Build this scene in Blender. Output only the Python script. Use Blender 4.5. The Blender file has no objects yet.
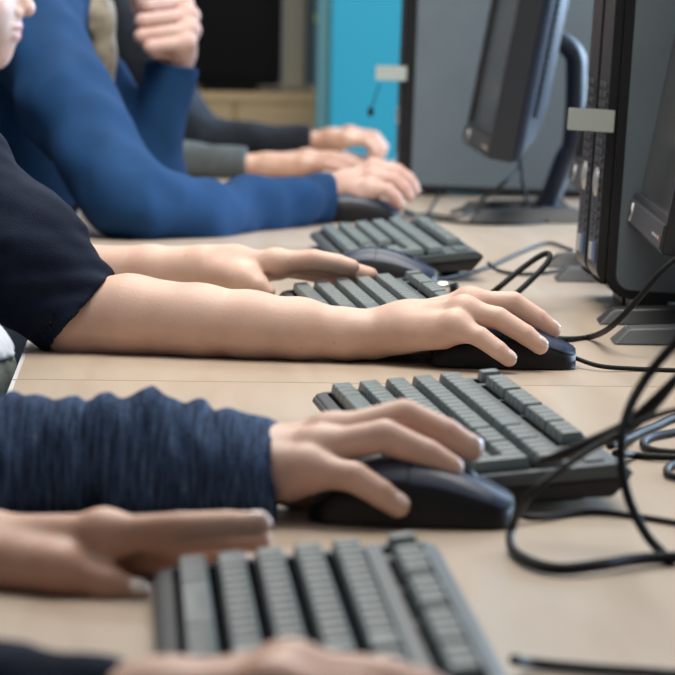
import bpy, bmesh, math, random
import numpy as np
from mathutils import Vector, Matrix

random.seed(4)
C = bpy.context.scene.collection
PI = math.pi
DESK = 0.73                      # desk height above the floor; all points below are relative to the desk top

# ------------------------------------------------------------------ camera model
F, PITCH, CAMH, ROLL = 3602.8, 0.1026, 0.3164, 0.0174
cp, sp, cr, sr = math.cos(PITCH), math.sin(PITCH), math.cos(ROLL), math.sin(ROLL)
def ray(px, py):
    ix, iy = px - 337.5, py - 337.5
    X, Y = cr * ix + sr * iy, -sr * ix + cr * iy
    return np.array([X, F * cp - Y * sp, -F * sp - Y * cp])
def J(px, py, Y):                # the point a distance Y down the row
    d = ray(px, py); t = Y / d[1]
    return np.array([d[0] * t, Y, CAMH + d[2] * t])
def G(px, py, z=0.0):            # the point at height z above the desk
    d = ray(px, py); t = (z - CAMH) / d[2]
    return np.array([d[0] * t, d[1] * t, z])

# ------------------------------------------------------------------ materials
def nodes(name):
    m = bpy.data.materials.new(name); m.use_nodes = True
    nt = m.node_tree; b = nt.nodes['Principled BSDF']
    return m, nt, b
def mat(name, col, rough=0.5, metal=0.0, spec=0.5, var=0.0, scale=40.0, bump=0.0, bscale=300.0, sss=0.0, coat=0.0, sheen=0.0, alpha=1.0, trans=0.0):
    m, nt, b = nodes(name)
    b.inputs['Base Color'].default_value = (*col, 1)
    b.inputs['Roughness'].default_value = rough
    b.inputs['Metallic'].default_value = metal
    b.inputs['Specular IOR Level'].default_value = spec
    b.inputs['Coat Weight'].default_value = coat
    b.inputs['Alpha'].default_value = alpha
    b.inputs['Transmission Weight'].default_value = trans
    if sheen:
        b.inputs['Sheen Weight'].default_value = sheen
        b.inputs['Sheen Roughness'].default_value = 0.5
    if sss:
        b.inputs['Subsurface Weight'].default_value = sss
        b.inputs['Subsurface Radius'].default_value = (0.012, 0.005, 0.003)
        b.inputs['Subsurface Scale'].default_value = 0.6
    tc = nt.nodes.new('ShaderNodeTexCoord')
    if var:
        n = nt.nodes.new('ShaderNodeTexNoise'); n.inputs['Scale'].default_value = scale; n.inputs['Detail'].default_value = 5
        r = nt.nodes.new('ShaderNodeValToRGB')
        r.color_ramp.elements[0].position = 0.3; r.color_ramp.elements[1].position = 0.7
        r.color_ramp.elements[0].color = (*[c * (1 - var) for c in col], 1)
        r.color_ramp.elements[1].color = (*[min(1, c * (1 + var)) for c in col], 1)
        nt.links.new(tc.outputs['Object'], n.inputs['Vector'])
        nt.links.new(n.outputs['Fac'], r.inputs['Fac']); nt.links.new(r.outputs['Color'], b.inputs['Base Color'])
    if bump:
        n2 = nt.nodes.new('ShaderNodeTexNoise'); n2.inputs['Scale'].default_value = bscale; n2.inputs['Detail'].default_value = 4
        bp = nt.nodes.new('ShaderNodeBump'); bp.inputs['Strength'].default_value = bump; bp.inputs['Distance'].default_value = 0.002
        nt.links.new(tc.outputs['Object'], n2.inputs['Vector'])
        nt.links.new(n2.outputs['Fac'], bp.inputs['Height']); nt.links.new(bp.outputs['Normal'], b.inputs['Normal'])
    return m
def skin_mat(name, base, red):
    m, nt, b = nodes(name)
    tc = nt.nodes.new('ShaderNodeTexCoord')
    n = nt.nodes.new('ShaderNodeTexNoise'); n.inputs['Scale'].default_value = 28; n.inputs['Detail'].default_value = 6
    r = nt.nodes.new('ShaderNodeValToRGB')
    r.color_ramp.elements[0].position = 0.32; r.color_ramp.elements[1].position = 0.68
    r.color_ramp.elements[0].color = (*red, 1); r.color_ramp.elements[1].color = (*base, 1)
    nt.links.new(tc.outputs['Object'], n.inputs['Vector']); nt.links.new(n.outputs['Fac'], r.inputs['Fac'])
    # scattered freckles
    v = nt.nodes.new('ShaderNodeTexVoronoi'); v.inputs['Scale'].default_value = 45
    vr = nt.nodes.new('ShaderNodeValToRGB')
    vr.color_ramp.elements[0].position = 0.05; vr.color_ramp.elements[1].position = 0.10
    vr.color_ramp.elements[0].color = (0.72, 0.6, 0.55, 1); vr.color_ramp.elements[1].color = (1, 1, 1, 1)
    mx = nt.nodes.new('ShaderNodeMixRGB'); mx.blend_type = 'MULTIPLY'; mx.inputs['Fac'].default_value = 0.5
    nt.links.new(tc.outputs['Object'], v.inputs['Vector']); nt.links.new(v.outputs['Distance'], vr.inputs['Fac'])
    nt.links.new(r.outputs['Color'], mx.inputs['Color1']); nt.links.new(vr.outputs['Color'], mx.inputs['Color2'])
    nt.links.new(mx.outputs['Color'], b.inputs['Base Color'])
    b.inputs['Roughness'].default_value = 0.48
    b.inputs['Specular IOR Level'].default_value = 0.4
    b.inputs['Subsurface Weight'].default_value = 0.25
    b.inputs['Subsurface Radius'].default_value = (0.012, 0.004, 0.002)
    b.inputs['Subsurface Scale'].default_value = 0.5
    n2 = nt.nodes.new('ShaderNodeTexNoise'); n2.inputs['Scale'].default_value = 350; n2.inputs['Detail'].default_value = 3
    bp = nt.nodes.new('ShaderNodeBump'); bp.inputs['Strength'].default_value = 0.18; bp.inputs['Distance'].default_value = 0.001
    nt.links.new(tc.outputs['Object'], n2.inputs['Vector'])
    nt.links.new(n2.outputs['Fac'], bp.inputs['Height']); nt.links.new(bp.outputs['Normal'], b.inputs['Normal'])
    return m
def wood_mat(name, dark, light, rough, stretch=(14, 1.2, 14)):
    m, nt, b = nodes(name)
    tc = nt.nodes.new('ShaderNodeTexCoord'); mp = nt.nodes.new('ShaderNodeMapping')
    mp.inputs['Scale'].default_value = stretch
    n = nt.nodes.new('ShaderNodeTexNoise'); n.inputs['Scale'].default_value = 2.2; n.inputs['Detail'].default_value = 8; n.inputs['Distortion'].default_value = 0.6
    r = nt.nodes.new('ShaderNodeValToRGB')
    r.color_ramp.elements[0].position = 0.3; r.color_ramp.elements[1].position = 0.72
    r.color_ramp.elements[0].color = (*dark, 1); r.color_ramp.elements[1].color = (*light, 1)
    nt.links.new(tc.outputs['Object'], mp.inputs['Vector']); nt.links.new(mp.outputs['Vector'], n.inputs['Vector'])
    nt.links.new(n.outputs['Fac'], r.inputs['Fac']); nt.links.new(r.outputs['Color'], b.inputs['Base Color'])
    b.inputs['Roughness'].default_value = rough
    b.inputs['Specular IOR Level'].default_value = 0.45
    return m
def striped_mat(name, cols, axis, freq, rough=0.9):
    """heathered knit: irregular rings of yarn colours along an axis"""
    m, nt, b = nodes(name)
    tc = nt.nodes.new('ShaderNodeTexCoord'); mp = nt.nodes.new('ShaderNodeMapping')
    mp.inputs['Scale'].default_value = tuple(freq if i == axis else freq * 0.10 for i in range(3))
    n = nt.nodes.new('ShaderNodeTexNoise'); n.inputs['Scale'].default_value = 1.0; n.inputs['Detail'].default_value = 5; n.inputs['Roughness'].default_value = 0.7
    r = nt.nodes.new('ShaderNodeValToRGB')
    els = r.color_ramp.elements
    els[0].position = 0.30; els[0].color = (*cols[0], 1)
    els[1].position = 0.74; els[1].color = (*cols[-1], 1)
    for i, c in enumerate(cols[1:-1]):
        e = els.new(0.30 + 0.44 * (i + 1) / (len(cols) - 1)); e.color = (*c, 1)
    n2 = nt.nodes.new('ShaderNodeTexNoise'); n2.inputs['Scale'].default_value = 420; n2.inputs['Detail'].default_value = 2
    bp = nt.nodes.new('ShaderNodeBump'); bp.inputs['Strength'].default_value = 0.6; bp.inputs['Distance'].default_value = 0.002
    nt.links.new(tc.outputs['Object'], mp.inputs['Vector']); nt.links.new(mp.outputs['Vector'], n.inputs['Vector'])
    nt.links.new(n.outputs['Fac'], r.inputs['Fac']); nt.links.new(r.outputs['Color'], b.inputs['Base Color'])
    nt.links.new(tc.outputs['Object'], n2.inputs['Vector']); nt.links.new(n2.outputs['Fac'], bp.inputs['Height'])
    nt.links.new(bp.outputs['Normal'], b.inputs['Normal'])
    b.inputs['Roughness'].default_value = rough
    b.inputs['Specular IOR Level'].default_value = 0.15
    return m

M = dict(
    skin=skin_mat('skin', (0.67, 0.475, 0.385), (0.585, 0.375, 0.295)),
    skin_warm=skin_mat('skin_warm', (0.60, 0.375, 0.275), (0.50, 0.28, 0.20)),
    skin_pink=skin_mat('skin_pink', (0.66, 0.46, 0.40), (0.58, 0.36, 0.30)),
    lips=mat('lips', (0.56, 0.30, 0.28), 0.4, sss=0.2),
    nail=mat('nail', (0.80, 0.62, 0.56), 0.25, coat=0.3),
    nail_pale=mat('nail_pale', (0.92, 0.84, 0.74), 0.18, coat=0.5),
    eye_white=mat('eye_white', (0.85, 0.83, 0.8), 0.2),
    desk=wood_mat('desk_birch', (0.40, 0.315, 0.238), (0.48, 0.395, 0.308), 0.31),
    edge=mat('edge_band', (0.55, 0.56, 0.58), 0.4),
    steel=mat('grey_steel', (0.35, 0.36, 0.37), 0.4, metal=0.8),
    key=mat('key_plastic', (0.118, 0.145, 0.148), 0.36, bump=0.10, bscale=900),
    deck=mat('deck_plastic', (0.065, 0.082, 0.088), 0.38, bump=0.10, bscale=700),
    under=mat('under_plastic', (0.012, 0.012, 0.014), 0.5),
    gap_shade=mat('gap_shade_black', (0.006, 0.006, 0.007), 1.0, spec=0.0),  # matte black colour standing in for shade in the gaps between keys
    mouse=mat('mouse_plastic', (0.006, 0.006, 0.007), 0.45, spec=.35, bump=0.06, bscale=1200),
    mouse_top=mat('mouse_top_plastic', (0.016, 0.030, 0.062), 0.34, bump=0.06, bscale=1200),
    cable=mat('cable_rubber', (0.007, 0.008, 0.009), 0.65, spec=.25),
    cable_grey=mat('cable_grey', (0.035, 0.038, 0.04), 0.7, spec=.2),
    strap=mat('strap_black', (0.007, 0.007, 0.008), 0.6, spec=.25, bump=0.4, bscale=900),
    bezel=mat('bezel_plastic', (0.022, 0.024, 0.028), 0.36),
    back=mat('monitor_back_plastic', (0.009, 0.015, 0.029), 0.45),
    bezel_low=mat('bezel_silver', (0.055, 0.058, 0.06), 0.4),
    screen=mat('dark_screen', (0.045, 0.045, 0.043), 0.22, spec=0.6),
    logo=mat('logo_silver', (0.72, 0.74, 0.76), 0.35),
    led=mat('amber_mark', (0.7, 0.25, 0.06), 0.5),
    case=mat('case_black', (0.010, 0.011, 0.013), 0.4),
    panel=mat('panel_grey', (0.130, 0.168, 0.195), 0.55, var=0.05, scale=20),
    bezelpc=mat('front_black', (0.014, 0.015, 0.017), 0.36),
    silver=mat('silver', (0.62, 0.62, 0.6), 0.3, metal=0.6),
    tab=mat('frosted_tab', (0.60, 0.66, 0.61), 0.35, trans=0.25),
    sticker=mat('sticker_blue', (0.07, 0.14, 0.28), 0.4),
    sticker_w=mat('sticker_white', (0.5, 0.52, 0.52), 0.4),
    foot=mat('stand_plastic', (0.018, 0.019, 0.021), 0.42),
    foot_grey=mat('stand_grey', (0.055, 0.06, 0.064), 0.5),
    navy=mat('navy_jersey', (0.010, 0.016, 0.036), 0.85, var=0.15, scale=60, bump=0.35, bscale=900, spec=.15),
    blue=mat('blue_jersey', (0.0095, 0.047, 0.132), 0.85, var=0.12, scale=25, bump=0.25, bscale=800, spec=.2),
    stripe=striped_mat('blue_heather', [(0.010, 0.014, 0.028), (0.022, 0.040, 0.085), (0.045, 0.085, 0.17), (0.13, 0.17, 0.24)], 0, 420),
    darkknit=mat('dark_knit', (0.006, 0.011, 0.024), 0.9, spec=.12, var=0.4, scale=70, bump=0.8, bscale=160),
    navyknit=mat('navy_knit', (0.008, 0.013, 0.021), 0.9, var=0.5, scale=60, bump=0.8, bscale=120),
    greyknit=mat('grey_knit', (0.075, 0.088, 0.090), 0.9, var=0.2, scale=60, bump=0.5, bscale=200),
    shirt=mat('pale_shirt', (0.62, 0.66, 0.75), 0.85, var=0.12, scale=90),
    trousers=mat('grey_green_trousers', (0.13, 0.15, 0.13), 0.9, var=0.35, scale=80, bump=0.4),
    jeans=mat('dark_jeans', (0.03, 0.04, 0.06), 0.9, var=0.3, scale=80, bump=0.4),
    shoe=mat('shoe_black', (0.02, 0.02, 0.022), 0.5),
    blond=mat('blond_hair', (0.24, 0.205, 0.15), 0.65, var=0.3, scale=50),
    brown=mat('brown_hair', (0.07, 0.04, 0.022), 0.45, var=0.3, scale=50),
    turquoise=mat('turquoise_paint', (0.022, 0.32, 0.44), 0.5),
    turq_edge=mat('turquoise_edge', (0.09, 0.22, 0.24), 0.5),
    oak=wood_mat('oak_front', (0.60, 0.45, 0.26), (0.64, 0.485, 0.285), 0.55),
    tv=mat('tv_black', (0.003, 0.003, 0.004), 0.35, spec=0.25),
    cream=mat('cream_paint', (0.36, 0.34, 0.27), 0.6),
    locker=mat('locker_grey', (0.075, 0.085, 0.085), 0.5),
    yellow=mat('yellow_dot', (0.50, 0.44, 0.14), 0.5),
    wall=mat('wall_paint', (0.46, 0.46, 0.43), 0.8, var=0.03, scale=3),
    floor=mat('floor_vinyl', (0.17, 0.18, 0.16), 0.45, var=0.1, scale=9),
    usb=mat('usb_metal', (0.75, 0.75, 0.74), 0.25, metal=0.9),
)

# ------------------------------------------------------------------ object helpers
def link(o, parent=None):
    C.objects.link(o)
    if parent is not None: o.parent = parent
    return o
def set_tags(o, label, cat, group=None):
    o['label'] = label; o['category'] = cat
    if group: o['group'] = group
    return o
def thing(name, label, cat, loc=(0, 0, 0), rotz=0.0, group=None):
    o = bpy.data.objects.new(name, None); o.empty_display_size = 0.05
    o.location = tuple(float(v) for v in loc); o.rotation_euler = (0, 0, rotz)
    link(o); return set_tags(o, label, cat, group)
def mesh_obj(name, verts, faces, material, parent=None, smooth=False, mats=None, face_mats=None):
    me = bpy.data.meshes.new(name)
    me.from_pydata([tuple(map(float, v)) for v in verts], [], [tuple(f) for f in faces])
    for m in (mats or [material]): me.materials.append(m)
    if smooth: me.polygons.foreach_set('use_smooth', [True] * len(me.polygons))
    if face_mats is not None: me.polygons.foreach_set('material_index', face_mats)
    me.update()
    return link(bpy.data.objects.new(name, me), parent)
def bm_obj(name, bm, material, parent=None, smooth=False, bevel=0.0, seg=2):
    if bevel:
        bmesh.ops.bevel(bm, geom=list(bm.edges), offset=bevel, segments=seg, affect='EDGES', clamp_overlap=True)
    bmesh.ops.recalc_face_normals(bm, faces=bm.faces)
    me = bpy.data.meshes.new(name); bm.to_mesh(me); bm.free()
    me.materials.append(material)
    if smooth or bevel:
        me.polygons.foreach_set('use_smooth', [True] * len(me.polygons))
        if hasattr(me, 'set_sharp_from_angle'): me.set_sharp_from_angle(angle=math.radians(40))
    return link(bpy.data.objects.new(name, me), parent)
def box_bm(bm, x0, x1, y0, y1, z0, z1):
    v = [bm.verts.new(p) for p in ((x0, y0, z0), (x1, y0, z0), (x1, y1, z0), (x0, y1, z0), (x0, y0, z1), (x1, y0, z1), (x1, y1, z1), (x0, y1, z1))]
    for f in ((0, 3, 2, 1), (4, 5, 6, 7), (0, 1, 5, 4), (1, 2, 6, 5), (2, 3, 7, 6), (3, 0, 4, 7)): bm.faces.new([v[i] for i in f])
    return v
def box(name, b, material, parent=None, bevel=0.002):
    bm = bmesh.new(); box_bm(bm, *b); return bm_obj(name, bm, material, parent, bevel=bevel)
def prism(name, prof, y0, y1, material, parent=None, bevel=0.0):
    """profile in x,z extruded along y"""
    bm = bmesh.new()
    a = [bm.verts.new((x, y0, z)) for x, z in prof]; b = [bm.verts.new((x, y1, z)) for x, z in prof]
    bm.faces.new(a); bm.faces.new(b[::-1]); n = len(prof)
    for i in range(n): bm.faces.new((a[i], b[i], b[(i + 1) % n], a[(i + 1) % n]))
    return bm_obj(name, bm, material, parent, bevel=bevel)
def spline(pts, n=10):
    """Catmull-Rom through the points"""
    P = [np.array(p, float) for p in pts]
    P = [2 * P[0] - P[1]] + P + [2 * P[-1] - P[-2]]
    out = []
    for i in range(1, len(P) - 2):
        for k in range(n):
            t = k / n
            a, b, c, d = P[i - 1], P[i], P[i + 1], P[i + 2]
            out.append(0.5 * ((2 * b) + (-a + c) * t + (2 * a - 5 * b + 4 * c - d) * t * t + (-a + 3 * b - 3 * c + d) * t ** 3))
    out.append(P[-2]); return out
def tube_data(pts, rad, sides=10, flat=1.0):
    pts = [np.array(p, float) for p in pts]; V = []; Fc = []
    up = np.array([0.0, 0.0, 1.0]); n = len(pts)
    for i, p in enumerate(pts):
        t = pts[min(i + 1, n - 1)] - pts[max(i - 1, 0)]; t /= np.linalg.norm(t) + 1e-9
        u = up - t * np.dot(up, t)
        if np.linalg.norm(u) < 0.1: u = np.array([0.0, 1.0, 0.0]) - t * t[1]
        u /= np.linalg.norm(u); w = np.cross(t, u); up = u
        r = rad[i] if hasattr(rad, '__len__') else rad
        for k in range(sides):
            a = 2 * PI * k / sides
            V.append(p + r * (math.cos(a) * u + flat * math.sin(a) * w))
    for i in range(n - 1):
        for k in range(sides):
            a, b = i * sides + k, i * sides + (k + 1) % sides
            Fc.append((a, b, b + sides, a + sides))
    Fc.append(tuple(range(sides))[::-1]); Fc.append(tuple(range((n - 1) * sides, n * sides)))
    return V, Fc
def tube(name, pts, rad, material, parent=None, n=10, sides=10, flat=1.0):
    V, Fc = tube_data(spline(pts, n) if n else pts, rad, sides, flat)
    return mesh_obj(name, V, Fc, material, parent, smooth=True)
def loc_pts(pts, origin):
    return [np.array(p) - np.array(origin) for p in pts]

# ------------------------------------------------------------------ organic surfaces: distance fields meshed by surface nets
def smin(a, b, k):
    h = np.maximum(k - np.abs(a - b), 0) / k
    return np.minimum(a, b) - h * h * k * 0.25
def rcone(P, a, b, ra, rb):
    a = np.asarray(a, np.float32); b = np.asarray(b, np.float32); ba = b - a; L2 = float(ba @ ba) + 1e-12
    X, Y, Z = P
    t = np.clip(((X - a[0]) * ba[0] + (Y - a[1]) * ba[1] + (Z - a[2]) * ba[2]) / L2, 0, 1)
    dx = X - a[0] - t * ba[0]; dy = Y - a[1] - t * ba[1]; dz = Z - a[2] - t * ba[2]
    return np.sqrt(dx * dx + dy * dy + dz * dz) - (ra + (rb - ra) * t)
def ellip(P, c, R, ax=None):
    X, Y, Z = P[0] - np.float32(c[0]), P[1] - np.float32(c[1]), P[2] - np.float32(c[2])
    if ax is not None:
        X, Y, Z = [X * np.float32(a[0]) + Y * np.float32(a[1]) + Z * np.float32(a[2]) for a in ax]
    k0 = np.sqrt((X / R[0]) ** 2 + (Y / R[1]) ** 2 + (Z / R[2]) ** 2)
    k1 = np.sqrt((X / R[0] ** 2) ** 2 + (Y / R[1] ** 2) ** 2 + (Z / R[2] ** 2) ** 2)
    return k0 * (k0 - 1) / np.maximum(k1, 1e-6)
def chain(P, pts, rads, k=0.01):
    d = None
    for i in range(len(pts) - 1):
        e = rcone(P, pts[i], pts[i + 1], rads[i], rads[i + 1])
        d = e if d is None else smin(d, e, k)
    return d
def plane(P, c, n):
    n = np.asarray(n, float); n = n / np.linalg.norm(n)
    return (P[0] - c[0]) * np.float32(n[0]) + (P[1] - c[1]) * np.float32(n[1]) + (P[2] - c[2]) * np.float32(n[2])
def ripple(P, seed, freq, amp, stretch=(1, 1, 1), n=6):
    r = np.random.RandomState(seed); out = 0
    for i in range(n):
        v = r.normal(size=3); v = v / np.linalg.norm(v) * freq * r.uniform(0.6, 1.6) * np.array(stretch)
        out = out + np.sin(P[0] * np.float32(v[0]) + P[1] * np.float32(v[1]) + P[2] * np.float32(v[2]) + r.uniform(0, 6.28))
    return out * np.float32(amp / math.sqrt(n))
def nets(fn, lo, hi, h):
    lo = np.array(lo, float); hi = np.array(hi, float)
    n = np.ceil((hi - lo) / h).astype(int) + 1
    ax = [np.float32(lo[i]) + np.arange(n[i], dtype=np.float32) * np.float32(h) for i in range(3)]
    P = np.meshgrid(*ax, indexing='ij', sparse=False)
    D = fn(P).astype(np.float32)
    D[0], D[-1] = np.maximum(D[0], h), np.maximum(D[-1], h)
    D[:, 0], D[:, -1] = np.maximum(D[:, 0], h), np.maximum(D[:, -1], h)
    D[:, :, 0], D[:, :, -1] = np.maximum(D[:, :, 0], h), np.maximum(D[:, :, -1], h)
    S = D < 0
    nx, ny, nz = D.shape
    cs = np.zeros((nx - 1, ny - 1, nz - 1), np.int8)
    for i in (0, 1):
        for j in (0, 1):
            for k in (0, 1): cs += S[i:nx - 1 + i, j:ny - 1 + j, k:nz - 1 + k]
    act = np.argwhere((cs > 0) & (cs < 8))
    if len(act) == 0: return np.zeros((0, 3)), np.zeros((0, 4), int)
    idx = np.full(cs.shape, -1, np.int64); idx[tuple(act.T)] = np.arange(len(act))
    acc = np.zeros((len(act), 3)); cnt = np.zeros(len(act))
    cor = [(i, j, k) for i in (0, 1) for j in (0, 1) for k in (0, 1)]
    val = {c: D[act[:, 0] + c[0], act[:, 1] + c[1], act[:, 2] + c[2]] for c in cor}
    for c in cor:
        for a in range(3):
            if c[a] == 0:
                e = list(c); e[a] = 1; e = tuple(e)
                va, vb = val[c], val[e]; m = (va < 0) != (vb < 0)
                t = np.where(m, va / np.where(m, va - vb, 1), 0)
                for q in range(3):
                    acc[:, q] += np.where(m, c[q] + (t if q == a else 0), 0)
                cnt += m
    V = lo + (act + acc / cnt[:, None]) * h
    quads = []
    for a in range(3):
        b, c = (a + 1) % 3, (a + 2) % 3
        sl0 = [slice(None)] * 3; sl1 = [slice(None)] * 3
        sl0[a] = slice(0, -1); sl1[a] = slice(1, None)
        s0, s1 = S[tuple(sl0)], S[tuple(sl1)]
        e = np.argwhere(s0 != s1)
        ok = (e[:, b] > 0) & (e[:, c] > 0) & (e[:, b] < D.shape[b] - 1) & (e[:, c] < D.shape[c] - 1); e = e[ok]
        if len(e) == 0: continue
        flip = s0[tuple(e.T)]
        def cell(db, dc):
            q = e.copy(); q[:, b] += db; q[:, c] += dc; return idx[tuple(q.T)]
        q = np.stack([cell(-1, -1), cell(0, -1), cell(0, 0), cell(-1, 0)], 1)
        q = np.where(flip[:, None], q, q[:, ::-1])
        quads.append(q)
    return V, np.concatenate(quads)
def field_obj(name, chunks, material, parent=None, origin=(0, 0, 0), mats=None, paint=None, smooth_it=2):
    """chunks: (function, low corner, high corner, cell); all end in ONE mesh"""
    Vs, Fs, off = [], [], 0
    for fn, lo, hi, h in chunks:
        v, f = nets(fn, lo, hi, h)
        # one light Laplacian pass for an even skin
        for _ in range(smooth_it):
            acc = np.zeros_like(v); c = np.zeros(len(v))
            for a, b in ((0, 1), (1, 2), (2, 3), (3, 0)):
                np.add.at(acc, f[:, a], v[f[:, b]]); np.add.at(c, f[:, a], 1)
                np.add.at(acc, f[:, b], v[f[:, a]]); np.add.at(c, f[:, b], 1)
            v = v * 0.5 + 0.5 * acc / np.maximum(c, 1)[:, None]
        Vs.append(v); Fs.append(f + off); off += len(v)
    v = np.concatenate(Vs) - np.array(origin); f = np.concatenate(Fs)
    me = bpy.data.meshes.new(name)
    me.vertices.add(len(v)); me.vertices.foreach_set('co', v.astype(np.float32).ravel())
    me.loops.add(len(f) * 4); me.loops.foreach_set('vertex_index', f.astype(np.int32).ravel())
    me.polygons.add(len(f)); me.polygons.foreach_set('loop_start', np.arange(0, len(f) * 4, 4, dtype=np.int32))
    me.polygons.foreach_set('use_smooth', np.ones(len(f), bool))
    for m in (mats or [material]): me.materials.append(m)
    if paint is not None:
        cen = v[f].mean(1) + np.array(origin)
        me.polygons.foreach_set('material_index', paint(cen).astype(np.int32))
    me.update(calc_edges=True); me.validate()
    return link(bpy.data.objects.new(name, me), parent)
def bounds(pts, pad):
    a = np.array([np.asarray(p, float) for p in pts]); return a.min(0) - pad, a.max(0) + pad

# ------------------------------------------------------------------ hands
FR = {'index': (.0096, .0088, .0079, .0069), 'middle': (.0098, .0090, .0081, .0071),
      'ring': (.0095, .0087, .0078, .0067), 'little': (.0088, .0079, .0071, .0061)}
ORDER = ('index', 'middle', 'ring', 'little')
def hand_field(h):
    s = h.get('scale', 1.0); w = np.asarray(h['wrist'], float)
    fg = {k: [np.asarray(p, float) for p in h[k]] for k in ORDER}
    th = [np.asarray(p, float) for p in h['thumb']]
    arm = [np.asarray(p, float) for p in h['arm']]; ar = list(h['arm_r'])
    mid = (fg['middle'][0] + fg['ring'][0]) / 2
    fwd = mid - w; fwd /= np.linalg.norm(fwd)
    lat = np.asarray(h['lat'], float) if 'lat' in h else fg['index'][0] - fg['little'][0]
    lat = lat - fwd * (lat @ fwd); lat /= np.linalg.norm(lat)
    dor = np.cross(fwd, lat)
    if dor @ np.asarray(h.get('dorsal', (0, 0, 1)), float) < 0: dor = -dor
    wr = h.get('wrist_r', 0.0205)
    def fn(P):
        palm = None
        for i, k in enumerate(ORDER):
            base = w + fwd * 0.024 * s + lat * (0.0105 - 0.0070 * i) * s
            d = rcone(P, base, fg[k][0] - dor * 0.002 * s, 0.0125 * s, FR[k][0] * 1.05 * s)
            palm = d if palm is None else smin(palm, d, 0.011)
        for a, b in zip(ORDER[:-1], ORDER[1:]):
            palm = smin(palm, rcone(P, fg[a][0] - dor * .003, fg[b][0] - dor * .003, 0.0085 * s, 0.0085 * s), 0.008)
        hy = rcone(P, w + fwd * .030 * s - lat * .012 * s - dor * .005 * s, fg['little'][0] - dor * .006 * s - fwd * .014 * s, .0140 * s, .0095 * s)
        tn = rcone(P, w + fwd * .028 * s + lat * .010 * s - dor * .006 * s, th[1], .0145 * s, .0108 * s)
        palm = smin(smin(palm, hy, 0.011), tn, 0.011)
        for k in ORDER:      # knuckles and a hint of tendons on the back of the hand
            palm = smin(palm, rcone(P, fg[k][0] + dor * .0010 * s, fg[k][0] + dor * .0008 * s, FR[k][0] * .98 * s, FR[k][0] * .98 * s), 0.006)
            palm = smin(palm, rcone(P, w + (fg[k][0] - w) * .5 + dor * .0072 * s, fg[k][0] + dor * .0048 * s, .0035 * s, .0045 * s), 0.010)
        ulna = rcone(P, w - lat * .012 * s + dor * .008 * s - fwd * .006, w - lat * .012 * s + dor * .006 * s - fwd * .02, .0115 * s, .010 * s)
        a = chain(P, [w + fwd * 0.026, w] + arm, [wr * 0.90, wr * .95] + ar, 0.008)
        a = smin(a, ulna, 0.010)
        palm = smin(palm, a, 0.014)
        tot = palm
        for k in ORDER:
            r = [(q + .0005) * s for q in FR[k]]; p = fg[k]
            f = chain(P, p, r, 0.0012)
            tot = np.minimum(tot, smin(palm, f, 0.009))
        t = chain(P, [th[0], th[1], th[2], th[3]], [.0125 * s, .0108 * s, .0095 * s, .0072 * s], 0.006)
        tot = np.minimum(tot, smin(palm, t, 0.012))
        return tot
    allp = [w, *th, *[p for k in ORDER for p in fg[k]]] + arm
    lo, hi = bounds(allp, 0.03)
    return fn, lo, hi
def nail(parent, origin, dip, tip, r, up, material, s=1.0):
    dip = np.asarray(dip, float); tip = np.asarray(tip, float)
    d = tip - dip; d /= np.linalg.norm(d)
    u = np.asarray(up, float); u = u - d * (u @ d); u /= np.linalg.norm(u); w = np.cross(u, d)
    c = tip - d * 0.0015 + u * (r * 0.76) - np.asarray(origin)
    V, Fc = [], []; na, nb = 12, 8
    for i in range(nb + 1):
        for k in range(na):
            th, ph = PI * i / nb, 2 * PI * k / na
            V.append(c + d * 0.0062 * s * math.cos(th) + w * 0.0043 * s * math.sin(th) * math.cos(ph) + u * (r * 0.34) * math.sin(th) * math.sin(ph))
    for i in range(nb):
        for k in range(na):
            a, b = i * na + k, i * na + (k + 1) % na
            Fc.append((a, b, b + na, a + na))
    return mesh_obj('fingernail', V, Fc, material, parent, smooth=True)

# ------------------------------------------------------------------ heads
def head_field(c, fwd, up, s):
    c = np.asarray(c, float); f = np.asarray(fwd, float); f /= np.linalg.norm(f)
    u = np.asarray(up, float); u -= f * (u @ f); u /= np.linalg.norm(u); l = np.cross(u, f)
    ax = (f, l, u)
    def q(a, b, z): return c + (f * a + l * b + u * z) * s
    def fn(P):
        d = ellip(P, q(-.012, 0, .035), (.096 * s, .076 * s, .086 * s), ax)
        d = smin(d, ellip(P, q(.026, 0, -.022), (.062 * s, .058 * s, .075 * s), ax), .03 * s)
        d = smin(d, ellip(P, q(.063, 0, -.077), (.021 * s, .024 * s, .017 * s), ax), .022 * s)
        d = smin(d, ellip(P, q(.055, .030, -.022), (.030 * s, .024 * s, .026 * s), ax), .02 * s)
        d = smin(d, ellip(P, q(.055, -.030, -.022), (.030 * s, .024 * s, .026 * s), ax), .02 * s)
        d = smin(d, ellip(P, q(.072, 0, -.050), (.020 * s, .026 * s, .020 * s), ax), .018 * s)     # muzzle
        d = smin(d, ellip(P, q(.078, 0, .022), (.016 * s, .045 * s, .010 * s), ax), .016 * s)     # brow
        n = rcone(P, q(.084, 0, .012), q(.104, 0, -.024), .0075 * s, .0098 * s)
        d = smin(d, n, .012 * s)
        for b in (-.011, .011): d = smin(d, rcone(P, q(.092, b, -.029), q(.090, b, -.029), .0078 * s, .0078 * s), .006 * s)
        lip = smin(ellip(P, q(.0905, 0, -.0445), (.0085 * s, .022 * s, .0058 * s), ax), ellip(P, q(.0885, 0, -.0555), (.0085 * s, .019 * s, .0062 * s), ax), .003 * s)
        d = smin(d, lip, .005 * s)
        for b in (-.075, .075): d = smin(d, ellip(P, q(-.012, b, -.005), (.018 * s, .008 * s, .030 * s), ax), .006 * s)
        return d
    return fn, q, ax
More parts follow.
